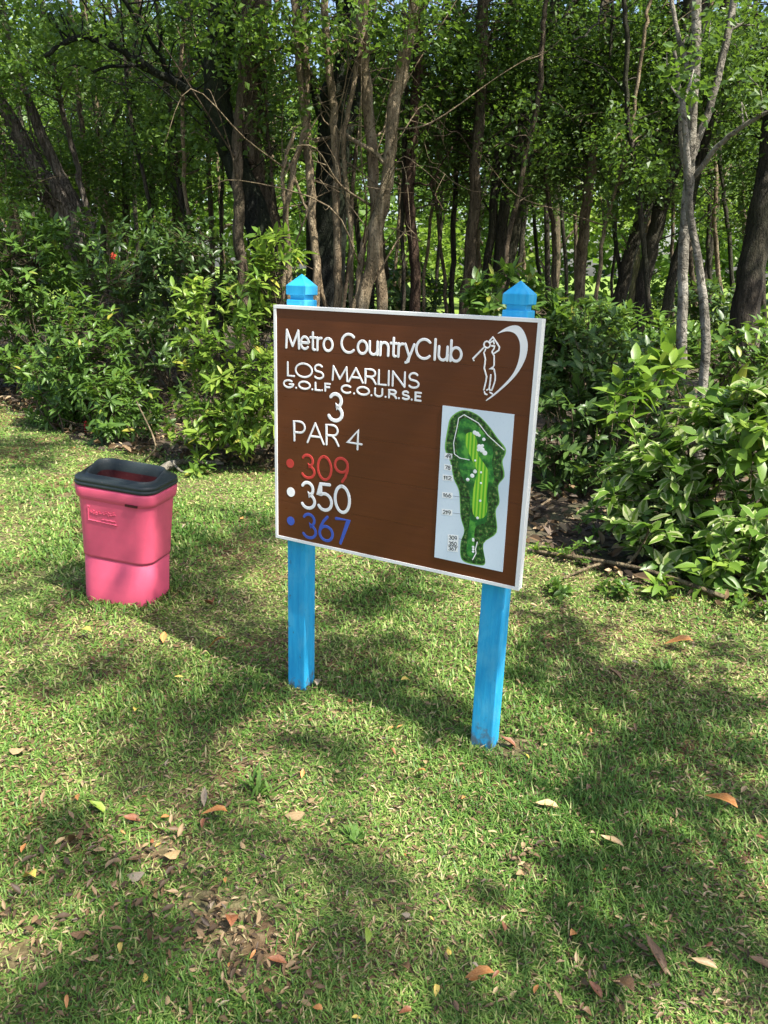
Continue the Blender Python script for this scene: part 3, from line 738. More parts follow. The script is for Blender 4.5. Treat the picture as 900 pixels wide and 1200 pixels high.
T_('pair of thin straight trunks at left with hanging dark foliage', 'bark_brown', 13, [([(146, 262), (146, 200), (150, 100), (152, 10)], 10, 7), ([(208, 262), (206, 200), (214, 130), (220, 15)], 13, 9)], 'dark_leaf', [(125, 205, 60, 55, 12.4, .8, 120), (190, 190, 55, 60, 12, .7, 110), (200, 110, 70, 60, 13, 1.0, 100)], 40, dens=.75)
T_('black mossy trunk forking low with a long branch arching left', 'bark_black', 9.5,
   [([(330, 335), (312, 265), (290, 205), (268, 160), (258, 105), (262, 45), (268, -10)], 34, 26), ([(285, 200), (246, 128), (192, 88), (140, 55), (98, 38), (52, 66)], 13, 5, -.8, 1), ([(246, 128), (205, 95), (150, 78), (110, 84)], 6, 3, -.5, 1), ([(268, 150), (300, 100), (310, 30), (318, -5)], 12, 8, .5, 1), ([(205, 100), (180, 50), (150, 5)], 5, 3, -.4, 1)],
   'dark_leaf', [(180, 35, 95, 45, 9.2, .8, 130), (270, 40, 60, 50, 8.9, .6, 70), (90, 50, 70, 40, 9, .7, 80)], 60, dens=.28)
T_('brown barked straight trunk against the black forked tree', 'bark_brown', 9.2, [([(286, 335), (283, 250), (280, 185), (287, 100), (291, 35), (294, -20)], 19, 16)], 'mid_leaf', [(300, 30, 60, 45, 8.9, .6, 60)], 40, dens=.28)
T_('thick grey brown trunk between the two dark trunks', 'bark_brown', 9.6, [([(326, 340), (316, 265), (302, 205), (298, 150), (306, 70), (312, -10)], 36, 24)], 'dark_leaf', [(330, 60, 60, 55, 9.3, .6, 60)], 40, dens=.28)
T_('massive black trunk behind the left post of the sign', 'bark_black', 9.9,
   [([(384, 350), (383, 270), (390, 180), (400, 115), (411, 50), (413, -10)], 46, 32), ([(390, 190), (412, 130), (421, 60), (424, 0)], 20, 14, .3, 1), ([(392, 170), (372, 110), (362, 40), (355, -5)], 16, 10, -.3, 1)], 'dark_leaf', [(400, 30, 70, 45, 9.4, .7, 80)], 60, dens=.28)
T_('bundle of slender pale climbing stems before the black trunk', 'bark_pale', 9.0,
   [([(364, 340), (358, 255), (352, 165), (343, 70), (338, -10)], 12, 9), ([(396, 345), (401, 240), (404, 150), (398, 70), (393, -10)], 11, 9), ([(340, 335), (341, 240), (352, 170), (362, 100), (358, -5)], 9, 7), ([(416, 345), (414, 250), (406, 170), (412, 90), (425, 10)], 6, 4), ([(378, 345), (368, 290), (352, 240), (338, 190)], 5, 3), ([(330, 340), (334, 270), (330, 210), (345, 150)], 6, 4)],
   'mid_leaf', [(360, 30, 60, 40, 8.7, .6, 50), (350, 110, 50, 50, 9.0, .5, 25)], 30, dens=.35)
T_('smooth pale trunk sweeping right as it rises behind the sign', 'bark_pale', 8.8, [([(430, 352), (448, 270), (464, 205), (474, 130), (487, 50), (496, -10)], 24, 19), ([(415, 352), (424, 305), (438, 250), (454, 200)], 10, 8, .1), ([(452, 190), (425, 165), (405, 158)], 8, 4, .2, 1)], 'mid_leaf', [(500, 20, 50, 40, 8.6, .6, 40)], 40, dens=.35)
T_('upright pale trunk crossing the sweeping one', 'bark_pale', 9.0, [([(446, 352), (442, 250), (438, 150), (434, 60), (427, -10)], 20, 18)], 'mid_leaf', [(440, 20, 50, 35, 8.7, .6, 40)], 30, dens=.35)
T_('reddish brown trunk with bleached dead twigs beside it', 'bark_red', 10.5,
   [([(485, 352), (485, 270), (481, 200), (487, 120), (494, 30), (498, -10)], 20, 16), ([(484, 214), (506, 216), (520, 192), (530, 172)], 2.4, 1.5, -.6, 1), ([(506, 216), (516, 232), (523, 246)], 2, 1.2, -.6, 1), ([(512, 206), (524, 210), (536, 202)], 2, 1, -.6, 1)], 'dark_leaf', [(520, 70, 50, 70, 10.8, .8, 70)], 40)
T_('dark brown straight trunk rising left of the right post', 'bark_brown', 11, [([(545, 358), (551, 260), (556, 160), (561, 70), (565, -10)], 20, 17)], 'dark_leaf', [(570, 60, 75, 80, 11.5, 1, 130), (520, 170, 50, 60, 12.5, .8, 60)], 50, dens=1.3)
T_('group of dark trunks leaning right above the right post', 'bark_dark', 11.5,
   [([(578, 330), (592, 235), (611, 145), (638, 70), (652, -5)], 22, 16), ([(592, 335), (612, 240), (630, 150), (652, 60), (668, -5)], 14, 10), ([(566, 330), (574, 240), (584, 160), (592, 60), (600, -5)], 12, 9)], 'dark_leaf', [(650, 60, 85, 80, 11.5, 1.2, 160), (620, 170, 70, 70, 12.5, 1, 110)], 50, dens=1.3)
T_('pale straight trunk standing in the gap right of the sign', 'bark_pale', 12, [([(682, 355), (686, 275), (691, 215), (700, 140), (712, 10)], 20, 14)], 'dark_leaf', [(700, 80, 80, 80, 12.5, 1.2, 150), (660, 200, 60, 60, 13, 1, 80)], 50, dens=1.3)
T_('dark trunk leaning right before the sunlit clearing', 'bark_dark', 11.5, [([(718, 366), (736, 290), (762, 215), (784, 130), (802, 20)], 25, 18), ([(705, 0), (702, 20), (690, 36), (672, 46)], 2.4, 1.4, -2.5, 1)], 'dark_leaf', [(770, 70, 70, 80, 12, 1.2, 150), (730, 180, 50, 50, 12.5, .8, 70)], 50, dens=1.3)
T_('broad dark twin trunk just left of the white trunk', 'bark_dark', 10.5, [([(750, 388), (764, 305), (783, 225), (800, 150), (818, 20)], 27, 20), ([(776, 380), (794, 300), (812, 220), (832, 130), (848, 10)], 14, 11)], 'dark_leaf', [(850, 90, 75, 85, 11, 1.2, 160)], 60, dens=1.3)
T_('slender white barked tree with forking branches at the right', 'bark_white', 7.5,
   [([(799, 425), (801, 335), (806, 245), (812, 165), (816, 85), (816, -10)], 20, 12), ([(811, 185), (822, 150), (836, 110), (850, 50), (862, -10)], 9, 8, .2, 1), ([(806, 218), (797, 165), (795, 112), (790, 60)], 8, 4, -.2, 1), ([(812, 208), (845, 168), (890, 137), (935, 115)], 6, 3, -.6, 1), ([(816, 120), (800, 60), (790, 10)], 5, 3, .2, 1)],
   'dark_leaf', [(840, 40, 65, 45, 7.6, .6, 60), (890, 110, 40, 40, 7.2, .5, 30)], 60, dens=.3)
T_('short grey trunk bending left in front of the white trunk', 'bark_white', 6.4, [([(824, 470), (829, 405), (826, 355), (816, 295), (809, 245), (806, 180), (800, 120)], 19, 9)], 'mid_leaf', [(800, 90, 40, 40, 6.6, .4, 20)], dens=.4)
T_('dark leaning trunk at the far right edge', 'bark_dark', 9.5, [([(866, 425), (880, 335), (897, 265), (915, 170), (930, 10)], 36, 26)], 'dark_leaf', [(900, 200, 60, 90, 10.5, .9, 110), (880, 60, 60, 60, 9.5, .8, 60)], 60, dens=1.3)
USED = set()
def uniq(fmt, words):
    for w_ in words:
        if fmt % w_ not in USED: break
    USED.add(fmt % w_); return fmt % w_
# thin saplings in the depth of the wood
refs = [(75, 'the shaggy tree'), (146, 'the paired trunks'), (285, 'the straight brown trunk'), (385, 'the massive black trunk'), (440, 'the crossing trunks'), (485, 'the reddish trunk'), (548, 'the dark brown trunk'), (600, 'the leaning group'), (684, 'the gap trunk'), (740, 'the dark leaning trunk'), (800, 'the white trunk'), (885, 'the edge trunk')]
rs2 = np.random.default_rng(21)
sx = [8, 48, 22, 98, 112, 158, 272, 298, 322, 366, 376, 436, 452, 474, 498, 552, 586, 604, 618, 642, 676, 716, 752, 768, 812, 826, 132, 168, 182, 196, 224, 238, 252, 262, 312, 345, 408, 424, 462, 508, 522, 532, 560, 632, 652, 664, 700, 728, 790, 836, 846, 858, 872, 892]
for i, x in enumerate(sx):
    Y = 9.5+10*rs2.random()**1.3; w = 3+5*rs2.random(); lean = rs2.normal(0, 34)
    near = min(refs, key=lambda r: abs(r[0]-x)); side = 'left' if x < near[0] else 'right'
    bk = ['bark_brown', 'bark_dark', 'bark_pale', 'bark_dark'][i % 4]
    word = {'bark_brown': 'brown', 'bark_dark': 'dark', 'bark_pale': 'pale grey'}[bk]
    lw = 'leaning right' if lean > 18 else 'leaning left' if lean < -18 else 'upright'
    tree(uniq('%s %s %s sapling in the shade just %s of %s' % ('%s', word, lw, side, near[1]), ['thin', 'thinner', 'slim', 'spindly', 'skinny', 'wispy', 'whippy'] if w < 6 else ['stout', 'sturdy', 'stocky', 'thick']), bk, Y,
         [([(x, 345), (x+lean*.3, 250), (x+lean*.6+rs2.normal(0, 6), 150), (x+lean, 40), (x+lean*1.2, -5)], w, w*.6)],
         'dark_leaf' if i % 3 else 'mid_leaf', [(x+lean*.8, 60+rs2.random()*150, 55, 80, Y+.5, 1.2, 60)], 0, group='saplings deep in the wood', name='sapling', cat='sapling')

# sunlit trees beyond the clearing, each with its own crown
bx = [(-120, 30, 'bright'), (20, 27, 'bright'), (130, 29, 'bright'), (215, 26, 'mid'), (300, 28, 'bright'), (390, 30, 'mid'), (470, 33, 'bright'), (575, 36, 'mid'), (650, 33, 'bright'), (745, 38, 'bright'), (830, 36, 'mid'), (930, 33, 'bright'), (1030, 30, 'mid')]
far_names = ['beyond the left frame edge', 'behind the shaggy leaning tree', 'behind the slim dark tree', 'behind the arching branch', 'behind the brown straight trunk', 'behind the massive black trunk', 'behind the crossing pale trunks', 'behind the right post', 'behind the pale trunk in the gap', 'behind the dark leaning trunk', 'behind the white trunk', 'behind the far right trunk', 'beyond the right frame edge']
for (px, Y, k), nm in zip(bx, far_names):
    p = at(px, 300, Y); w = 7 if k == 'bright' else 7.5
    t = thing('background_tree', 'sunlit %s green tree far off %s' % ('yellow' if k == 'bright' else 'mid', nm), 'tree', (p[0], Y, 0), group='sunlit trees across the clearing')
    mb = MB(); hgt = 7.5
    mb.tube(spline([(0, 0, -.05), (.1, 0, 2), (-.1, .1, 5), (.2, 0, hgt)], 4), np.linspace(.22, .06, 13), 7, .1)
    cl = []
    for q in range(9):
        c = (rng.normal(0, 1.6), rng.normal(0, .9), 2.0+rng.random()*7.5); cl.append(ellipsoid(c, (1.4, 1.2, 1.1), 34))
        mb.tube(spline([(0, 0, max(.8, c[2]-1.6)), (c[0]*.5, c[1]*.5, c[2]-.5), c], 3), np.linspace(.07, .02, 7), 5)
    V, Fc, a = leaf_cloud(np.vstack(cl), 9, .24, .42, .55)
    link('crown', mesh('crown', V, Fc, a, mat=M[k+'_leaf']), t); mb.build('trunk', M['bark_brown'], t, True)
def far_wood():
    n = 6000
    x = rng.uniform(-60, 60, n); y = rng.uniform(48, 62, n); z = 15*rng.random(n)**.85*(.75+.5*vnoise(x, y*0, 6))
    V, Fc, a = leaf_cloud(np.stack([x, y, z], 1), 10, .6, .9, .45, .25)
    tag(link('far_wood', mesh('far_wood', V, Fc, a, mat=M['mid_leaf'])), 'distant belt of green woodland closing the far side of the clearing', 'woodland', kind='stuff')
far_wood()

# ------------------------------------------------------------------ shrubs
BIG = [leaf_big(.40, .22, .3), leaf_big(.36, .35, .4, .03), leaf_big(.44, .12, .25, -.02)]
def shrub(name, label, base, blobs, n_ros, per, L_, leafmat, n_each=0, cat='shrub', stemmat='bark_brown', aspect=1.0, group=None, elev=(.5, 1.25), up=.7, tint0=.5, nstem=40, seedless=False):
    base = np.array([base[0], base[1], 0.0])
    t = thing(name, label, cat, tuple(base), group=group)
    vol = np.array([b_[3]*b_[4]*b_[5] for b_ in blobs])**.67; cnt = np.maximum((n_ros*vol/vol.sum()).astype(int), 3)
    R, O = [], []
    for b_, c in zip(blobs, cnt):
        d = unit(rng.normal(size=(c, 3))); q = rng.random(c)**.33
        p = np.array(b_[:3])+d*q[:, None]*np.array(b_[3:6]); k = p[:, 2] > .06
        if cat != 'shrub': p[:, 2] = np.maximum(p[:, 2], .03+.03*rng.random(c)); k[:] = True
        R.append(p[k]); O.append(d[k])
    R = np.vstack(R); O = np.vstack(O); n = len(R)
    ax = unit(O*.6+np.array([0, 0, up])+rng.normal(0, .25, (n, 3)))
    # leaves round each shoot tip
    k = np.repeat(np.arange(n), per); m = len(k); j = np.tile(np.arange(per), n)
    ref = unit(np.cross(ax, rng.normal(size=(n, 3)))); bi = np.cross(ax, ref)
    ang = j*2.4+rng.random(n)[k]*6.28+rng.normal(0, .25, m); el = rng.uniform(*elev, m)
    A = ax[k]*np.cos(el)[:, None]+(ref[k]*np.cos(ang)[:, None]+bi[k]*np.sin(ang)[:, None])*np.sin(el)[:, None]
    A[:, 2] -= .15
    Nn = ax[k]*.8+rng.normal(0, .25, (m, 3))+np.array([0, 0, .35])
    pos = R[k]-ax[k]*(rng.random(m)*L_*.75)[:, None]
    s_ = L_*(.6+.55*rng.random(m)); tint = np.clip(tint0+rng.normal(0, .12, n)[k]+rng.normal(0, .15, m), 0, 1)
    c0 = np.mean([b_[:3] for b_ in blobs], 0)
    score = (pos-c0)@unit(CAM-c0)-.15*np.linalg.norm(pos-CAM, axis=1)*0
    pj = project(pos); score[(pj[:, 0] < 5) | (pj[:, 0] > 895)] -= 5
    order = np.argsort(-score); each = order[:n_each*2:2] if n_each else np.array([], int)
    rest = np.ones(m, bool); rest[each] = False
    parts = []
    ri = np.where(rest)[0]
    for v in range(3):
        s3 = ri[ri % 3 == v]
        if len(s3): parts.append(instance(BIG[v], pos[s3]-base, A[s3], Nn[s3], s_[s3], aspect, tint[s3]))
    V, Fc, a = concat(parts)
    o = link('foliage', mesh('foliage', V, Fc, a, mat=M[leafmat], smooth=True), t); o['kind'] = 'stuff'
    if len(each):
        mes = []
        for v in range(3):
            V0, F0, E0 = BIG[v]; V1 = V0*np.array([aspect, 1, 1])
            mes.append(mesh('leaf', V1, F0, {'edge': ('POINT', E0)}, mat=M[leafmat+'_each'], smooth=True))
        A_ = unit(A); B_ = unit(np.cross(A_, Nn)); N_ = np.cross(B_, A_)
        for i in each:
            o = bpy.data.objects.new('leaf', mes[i % 3]); C.objects.link(o); o.parent = t
            p = pos[i]-base; mt = Matrix.Identity(4)
            for r_ in range(3):
                mt[r_][0] = B_[i][r_]*s_[i]; mt[r_][1] = A_[i][r_]*s_[i]; mt[r_][2] = N_[i][r_]*s_[i]; mt[r_][3] = p[r_]
            o.matrix_basis = mt
    sk = 1.0 if cat == 'shrub' else .22; mb = MB(); pick = rng.permutation(n)[:nstem]; pickset = set(pick.tolist())
    hubs = []
    for q in range(max(4, nstem//8)):
        r0 = np.array([rng.normal(0, .12)*sk, rng.normal(0, .10)*sk, -.03]); tgt = R[pick[q % len(pick)]]-base
        foot = r0+np.array([tgt[0]*.55, tgt[1]*.55, 0]); mid = (foot+tgt)/2+np.array([rng.normal(0, .1)*sk, rng.normal(0, .1)*sk, .05*sk])
        P = spline([foot, mid, tgt], 6); mb.tube(P, np.linspace(.011, .003, len(P))*sk, 5, .05); hubs.append(P)
    H = np.vstack(hubs)
    for q in range(n):
        tgt = R[q]-base
        if q in pickset or rng.random() < .5:
            j = int(np.argmin(np.linalg.norm(H-tgt, axis=1)+np.maximum(H[:, 2]-tgt[2], 0)))
            d = np.linalg.norm(H[j]-tgt)
            mid = (H[j]+tgt)/2-ax[q]*.25*d+rng.normal(0, .03, 3)*sk
            mb.tube(spline([H[j], mid, tgt], 3), np.linspace(.006, .002, 7)*max(sk, .4), 4, 0, cap=False)
        else:
            mb.tube(np.array([tgt-ax[q]*L_*(1.6 if sk == 1 else .9), tgt]), [.003*max(sk, .5), .0015], 3, 0, cap=False)
    mb.build('stems', M[stemmat], t, True)
    return t
def PB(cx, cy, rx, ry, Y, rY):
    """a leafy mass seen round (cx,cy) at depth Y, given as centre and radii in metres"""
    c = at(cx, cy, Y); k = np.linalg.norm(c-CAM)/F; return (c[0], c[1], c[2], rx*k, rY, ry*k)
A0 = ground(30, 455); 
shrub('hedge_shrub', 'large dark green shrub at the left edge of the wood', (-4.6, 9.6), [PB(30, 350, 75, 95, 9.4, .8), PB(-40, 360, 80, 100, 9.6, .9), PB(60, 430, 55, 45, 8.6, .5), PB(90, 290, 50, 45, 9.6, .6), PB(10, 290, 60, 50, 9.9, .6)], 820, 7, .125, 'hedge_leaf', 280, aspect=.9, nstem=60)
shrub('hedge_shrub', 'mid green shrub with drooping pointed leaves left of the bin', (-2.7, 7.4), [PB(100, 420, 55, 75, 7.6, .5), PB(140, 480, 45, 45, 7.1, .35), PB(75, 470, 45, 35, 7.8, .4)], 430, 7, .12, 'hedge_leaf', 240, aspect=.75, nstem=40, elev=(.6, 1.5))
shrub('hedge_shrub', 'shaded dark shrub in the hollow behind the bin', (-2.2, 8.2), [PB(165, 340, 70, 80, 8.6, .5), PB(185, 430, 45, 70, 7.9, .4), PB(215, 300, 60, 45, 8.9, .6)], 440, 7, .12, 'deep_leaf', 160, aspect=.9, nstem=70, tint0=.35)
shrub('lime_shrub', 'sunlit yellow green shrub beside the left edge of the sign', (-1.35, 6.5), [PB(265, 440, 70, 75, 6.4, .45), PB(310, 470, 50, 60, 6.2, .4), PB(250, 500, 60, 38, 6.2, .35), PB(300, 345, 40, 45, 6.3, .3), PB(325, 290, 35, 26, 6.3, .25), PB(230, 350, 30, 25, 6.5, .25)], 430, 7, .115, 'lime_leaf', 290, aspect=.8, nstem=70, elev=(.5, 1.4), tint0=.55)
shrub('hedge_shrub', 'low green shrub hidden behind the sign board', (-.1, 6.6), [PB(400, 480, 90, 110, 6.9, .5), PB(520, 480, 90, 110, 6.7, .5)], 260, 7, .14, 'hedge_leaf', 0, nstem=30)
shrub('hedge_shrub', 'blue green shrub showing above the board beside the right post', (.75, 6.6), [PB(590, 345, 45, 35, 6.6, .35), PB(625, 380, 40, 50, 6.6, .4)], 150, 7, .13, 'hedge_leaf', 120, nstem=26, tint0=.6)
shrub('hedge_shrub', 'shaded deep green shrub between the sign and the variegated shrub', (1.55, 5.9), [PB(690, 420, 65, 65, 6.3, .5), PB(670, 510, 60, 80, 5.8, .45), PB(740, 480, 60, 80, 5.9, .5), PB(720, 580, 55, 50, 5.4, .35), PB(650, 430, 40, 60, 6.6, .4)], 620, 7, .105, 'deep_leaf', 260, nstem=70, tint0=.5)
shrub('hedge_shrub', 'low shrub under the trunks right of the sign', (3.0, 8.2), [PB(760, 400, 70, 40, 8.2, .6), PB(860, 420, 70, 45, 7.6, .6), PB(690, 375, 50, 30, 8.6, .5)], 300, 7, .13, 'hedge_leaf', 100, nstem=40, tint0=.6)
shrub('variegated_shrub', 'large cream edged variegated shrub at the right edge', (2.25, 4.15), [PB(840, 540, 85, 80, 4.3, .4), PB(770, 560, 62, 65, 4.4, .35), PB(900, 500, 60, 75, 4.2, .4), PB(800, 620, 70, 45, 4.1, .3), PB(880, 640, 65, 60, 3.9, .3), PB(735, 590, 40, 30, 4.3, .25), PB(960, 600, 70, 90, 4.2, .4), PB(850, 675, 60, 30, 3.85, .2), PB(780, 650, 50, 30, 4.1, .2)], 470, 7, .12, 'variegated_leaf', 295, nstem=60, elev=(.6, 1.5), tint0=.5, aspect=1.15)
shrub('broadleaf_shrub', 'tall bright shoots with big plain leaves above the variegated shrub', (2.3, 4.7), [PB(740, 445, 26, 26, 4.7, .12), PB(785, 425, 22, 20, 4.9, .12), PB(880, 470, 35, 22, 4.5, .2), PB(835, 480, 30, 22, 4.6, .2), PB(725, 465, 20, 18, 4.6, .1), PB(885, 520, 25, 25, 3.95, .12)], 64, 6, .165, 'lime_leaf', 180, nstem=26, elev=(.5, 1.3), tint0=.35, aspect=1.05)
shrub('seedling', 'small broad leaved seedling at the lawn edge below the variegated shrub', tuple(ground(765, 705)[:2]), [PB(765, 685, 22, 18, 3.72, .08)], 5, 5, .11, 'lime_leaf', 22, nstem=5, tint0=.25, cat='seedling')
shrub('seedling', 'leafy low sprig at the foot of the variegated shrub', tuple(ground(835, 690)[:2]), [PB(835, 665, 35, 24, 3.75, .12)], 10, 6, .11, 'lime_leaf', 50, nstem=6, tint0=.25, cat='seedling')
for lab, px, py, rx, ry in (('low leafy weed in the litter right of the sign', 680, 645, 26, 14), ('broad patch of low leaves under the shaded green shrub', 700, 612, 34, 18), ('little leafy weed under the dead branch at right', 720, 690, 18, 10), ('tiny sprout between the sign and the dead branch', 655, 690, 14, 8), ('low leafy plant at the frame edge under the variegated shrub', 885, 705, 26, 16)):
    g = ground(px, py+ry); shrub('seedling', lab, tuple(g[:2]), [PB(px, py, rx, ry, g[1], .12)], 14, 6, .055, 'hedge_leaf', 50, nstem=8, tint0=.6, cat='seedling')
shrub('seedling', 'small green plant in the leaf litter behind the bin', tuple(ground(232, 560)[:2]), [PB(230, 550, 15, 13, 5.9, .1)], 8, 6, .09, 'lime_leaf', 40, nstem=5, tint0=.35, cat='seedling')
shrub('seedling', 'small green plant under the right edge of the sign', tuple(ground(642, 655)[:2]), [PB(640, 645, 14, 12, 4.3, .08)], 6, 6, .06, 'lime_leaf', 30, nstem=5, tint0=.25, cat='seedling')
shrub('hedge_shrub', 'green shrub outside the frame beyond the variegated shrub', (4.4, 5.8), [PB(1120, 560, 90, 90, 5.8, .5), PB(1240, 560, 90, 90, 5.9, .5), PB(1060, 440, 50, 50, 6.6, .5)], 300, 7, .13, 'hedge_leaf', 0, nstem=40)
# understorey deep in the wood
for i, (x, Y, w) in enumerate([(60, 13, 120), (210, 12.5, 110), (330, 12, 90), (450, 12, 80), (610, 13, 70), (820, 12, 60)]):
    where = ['behind the large left shrub', 'under the hanging dark foliage', 'round the foot of the grey brown trunk', 'round the foot of the crossing pale trunks', 'behind the right post', 'right of the white trunk'][i]
    p = at(x, 330, Y)
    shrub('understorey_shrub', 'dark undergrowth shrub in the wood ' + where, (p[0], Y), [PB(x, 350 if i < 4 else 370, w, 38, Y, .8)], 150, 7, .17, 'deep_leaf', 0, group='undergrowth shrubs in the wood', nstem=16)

# ------------------------------------------------------------------ trees outside the frame whose crowns dapple the lawn
SHADE = [ # place on the lawn as seen (cx, cy, rx, ry), cover
    (780, 700, 140, 30, .9), (690, 655, 70, 30, 1.3), (870, 740, 70, 40, 1.2), (700, 790, 90, 48, 1.7), (790, 850, 100, 55, 1.9), (870, 940, 60, 60, 1.4), (640, 740, 40, 24, 1.0), 
    (720, 960, 60, 45, 1.2), (800, 1060, 110, 60, 1.2), (660, 1090, 70, 50, 1.1), (560, 1170, 130, 40, 1.3), (330, 885, 45, 28, .9), (440, 700, 60, 28, 1.4), (360, 740, 40, 26, 1.0), (460, 760, 40, 20, .9), (410, 800, 50, 22, 1.0), (325, 765, 45, 24, .9), (270, 715, 60, 26, 1.1), (500, 828, 40, 16, 1.0), (215, 690, 50, 24, .9),
    (240, 650, 50, 30, 1.3), (290, 620, 35, 30, 1.0), (80, 800, 110, 60, .7), (220, 830, 90, 50, .8), (150, 900, 110, 35, .7), (300, 790, 50, 30, .9), (60, 690, 70, 30, 1.0), (30, 520, 90, 30, 1.5), (120, 590, 30, 40, .9),
    (60, 1010, 70, 50, .9), (180, 1130, 120, 60, 1.2), (60, 1180, 110, 40, 1.3), (400, 1010, 70, 40, .7), (440, 1110, 60, 50, .8), (330, 1180, 90, 35, 1.1), (270, 990, 40, 30, .7), (880, 1160, 70, 50, 1.2)]
def shade_points():
    out = []
    for cx, cy, rx, ry, cov in SHADE:
        a = [ground(cx+rx*u, cy+ry*v)[:2] for u, v in ((-1, 0), (1, 0), (0, -1), (0, 1))]
        area = math.pi*.25*abs(np.linalg.norm(a[1]-a[0])*np.linalg.norm(a[3]-a[2])); n = int(area*cov*.85/.0042/7)+4
        q = rng.normal(0, .5, (n, 2)).clip(-1.3, 1.3)
        for u, v in q:
            g = ground(cx+rx*u, max(cy+ry*v, 430)); out.append((*g, 1.0 if cx < 480 else 0.0))
    return np.array(out)
gp = shade_points(); hh = rng.uniform(5.0, 7.6, len(gp))+4.5*gp[:, 3]; gp = gp[:, :3]; canopy = gp+SUN[None]*(hh/SUN[2])[:, None]
# cover over the shaded shrubs and the wood
def cover(px, py, Y, rx, ry, n):
    q = rng.normal(0, .5, (n, 2)); P = np.array([at(px+rx*u, py+ry*v, Y) for u, v in q]); h = rng.uniform(5.4, 7.8, n)
    return P+SUN[None]*((h-P[:, 2])/SUN[2])[:, None]
extra = np.vstack([cover(195, 610, 3.62, 40, 85, 26), cover(165, 380, 8.2, 60, 110, 240), cover(690, 500, 6, 75, 130, 210), cover(560, 420, 7, 120, 80, 100), cover(40, 300, 9.6, 80, 60, 60), cover(600, 230, 11, 160, 120, 130), cover(450, 250, 9, 60, 110, 12), cover(780, 300, 9.5, 100, 100, 50)])
canopy = np.vstack([canopy, extra])
lit = []
for b_ in [PB(840, 520, 85, 80, 4.3, .4), PB(770, 550, 62, 65, 4.4, .35), PB(890, 490, 60, 75, 4.2, .4), PB(800, 620, 60, 35, 4.1, .3), PB(770, 440, 60, 40, 4.8, .2), PB(265, 420, 70, 75, 6.4, .45), PB(310, 470, 50, 60, 6.2, .4), PB(300, 320, 40, 55, 6.3, .3), PB(90, 440, 55, 50, 7.8, .4)]:
    lit.append(ellipsoid(b_[:3], b_[3:6], 30))
lit = np.vstack(lit)
perp = lambda P: P-np.outer(P@SUN, SUN)
dl = np.linalg.norm(perp(canopy)[:, None]-perp(lit)[None], axis=2).min(1)
canopy = canopy[(dl > .64) | (rng.random(len(canopy)) < .12)]
roots = [((5.4, -1.2), 'big spreading tree outside the frame to the right of the camera'), ((6.6, 3.4), 'tall tree outside the frame on the right shading the shrubs')]
ass = np.argmin(np.stack([np.hypot(canopy[:, 0]-r[0][0], canopy[:, 1]-r[0][1]) for r in roots]), 0)
for i, (r, lab) in enumerate(roots):
    cl = canopy[ass == i]
    if not len(cl): continue
    base = np.array([r[0], r[1], 0.0]); t = thing('shade_tree', lab, 'tree', tuple(base), group='trees shading the lawn')
    mb = MB(); topz = 4.2; tp = spline([(0, 0, -.05), (.06, .03, 1.5), (-.04, .08, 3), (.05, 0, topz)], 5); mb.tube(tp, np.linspace(.24, .15, len(tp)), 10, .1)
    hubs = []
    for q in range(min(9, len(cl))):
        c = cl[rng.integers(len(cl))]-base; P = spline([(0, 0, topz-.3), c*.5+np.array([0, 0, topz*.45]), c+np.array([0, 0, -.1])], 5); mb.tube(P, np.linspace(.022, .007, len(P)), 6, .05); hubs.append(P)
    H = np.vstack(hubs)
    for c in cl[rng.random(len(cl)) < .3]:
        c = c-base; j = int(np.argmin(np.linalg.norm(H-c, axis=1))); mb.tube(np.array([H[j], (H[j]+c)/2+[0, 0, .05], c]), [.012, .008, .004], 4, 0, cap=False)
    V, Fc, a = leaf_cloud(cl, 7, .11, .13, .5)
    link('crown', mesh('crown', V-base, Fc, a, mat=M['mid_leaf']), t); mb.build('trunk', M['bark_brown'], t, True)

# ------------------------------------------------------------------ fallen leaves
def dead_mat(name, c0, c1):
    m, nt, b = newmat(name); r_ = N(nt, 'ObjectInfo').outputs['Random']; n = noise(nt, 9, 4)
    col = mixc(nt, ramp(nt, n, [(.35, (0, 0, 0)), (.65, (1, 1, 1))]), c0, c1); sp = noise(nt, 30, 3); col = mixc(nt, ramp(nt, sp, [(.6, (0, 0, 0)), (.68, (.7,)*3)]), col, tuple(x*.4 for x in c0)); e = N(nt, 'Attribute', attribute_name='edge').outputs['Fac']
    col = mixc(nt, ramp(nt, e, [(0, (.5,)*3), (.15, (0, 0, 0))]), col, tuple(x*.55 for x in c0))
    col = mixc(nt, math_(nt, 'MULTIPLY', r_, .35), col, tuple(x*.6 for x in c1))
    nt.links.new(col, b.inputs['Base Color']); b.inputs['Roughness'].default_value = .55; return m
DEAD = {'orange': ((.42, .15, .03), (.55, .27, .09)), 'brown': ((.09, .048, .02), (.21, .12, .055)), 'tan': ((.29, .19, .085), (.43, .31, .16)), 'yellow': ((.55, .38, .05), (.62, .48, .12)), 'red': ((.14, .045, .018), (.25, .10, .04)), 'grey': ((.23, .18, .12), (.36, .29, .20)), 'lime': ((.22, .34, .03), (.32, .42, .06))}
DM = {k: dead_mat('dead_leaf_'+k, *v) for k, v in DEAD.items()}
DT = [leaf_big(.34, .38, .6, .06), leaf_big(.46, -.35, .8, .07), leaf_big(.52, .35, -.7, -.05), leaf_big(.30, -.45, 1.0, .09), leaf_big(.6, .25, .7, .1)]
DME = {}
def dead_mesh(k, v):
    if (k, v) not in DME:
        V, Fc, E = DT[v]; V = V.copy(); V[:, 2] -= V[:, 2].min(); V[:, 1] -= .5
        DME[(k, v)] = mesh('fallen_leaf', V, Fc, {'edge': ('POINT', E)}, mat=DM[k], smooth=True)
    return DME[(k, v)]
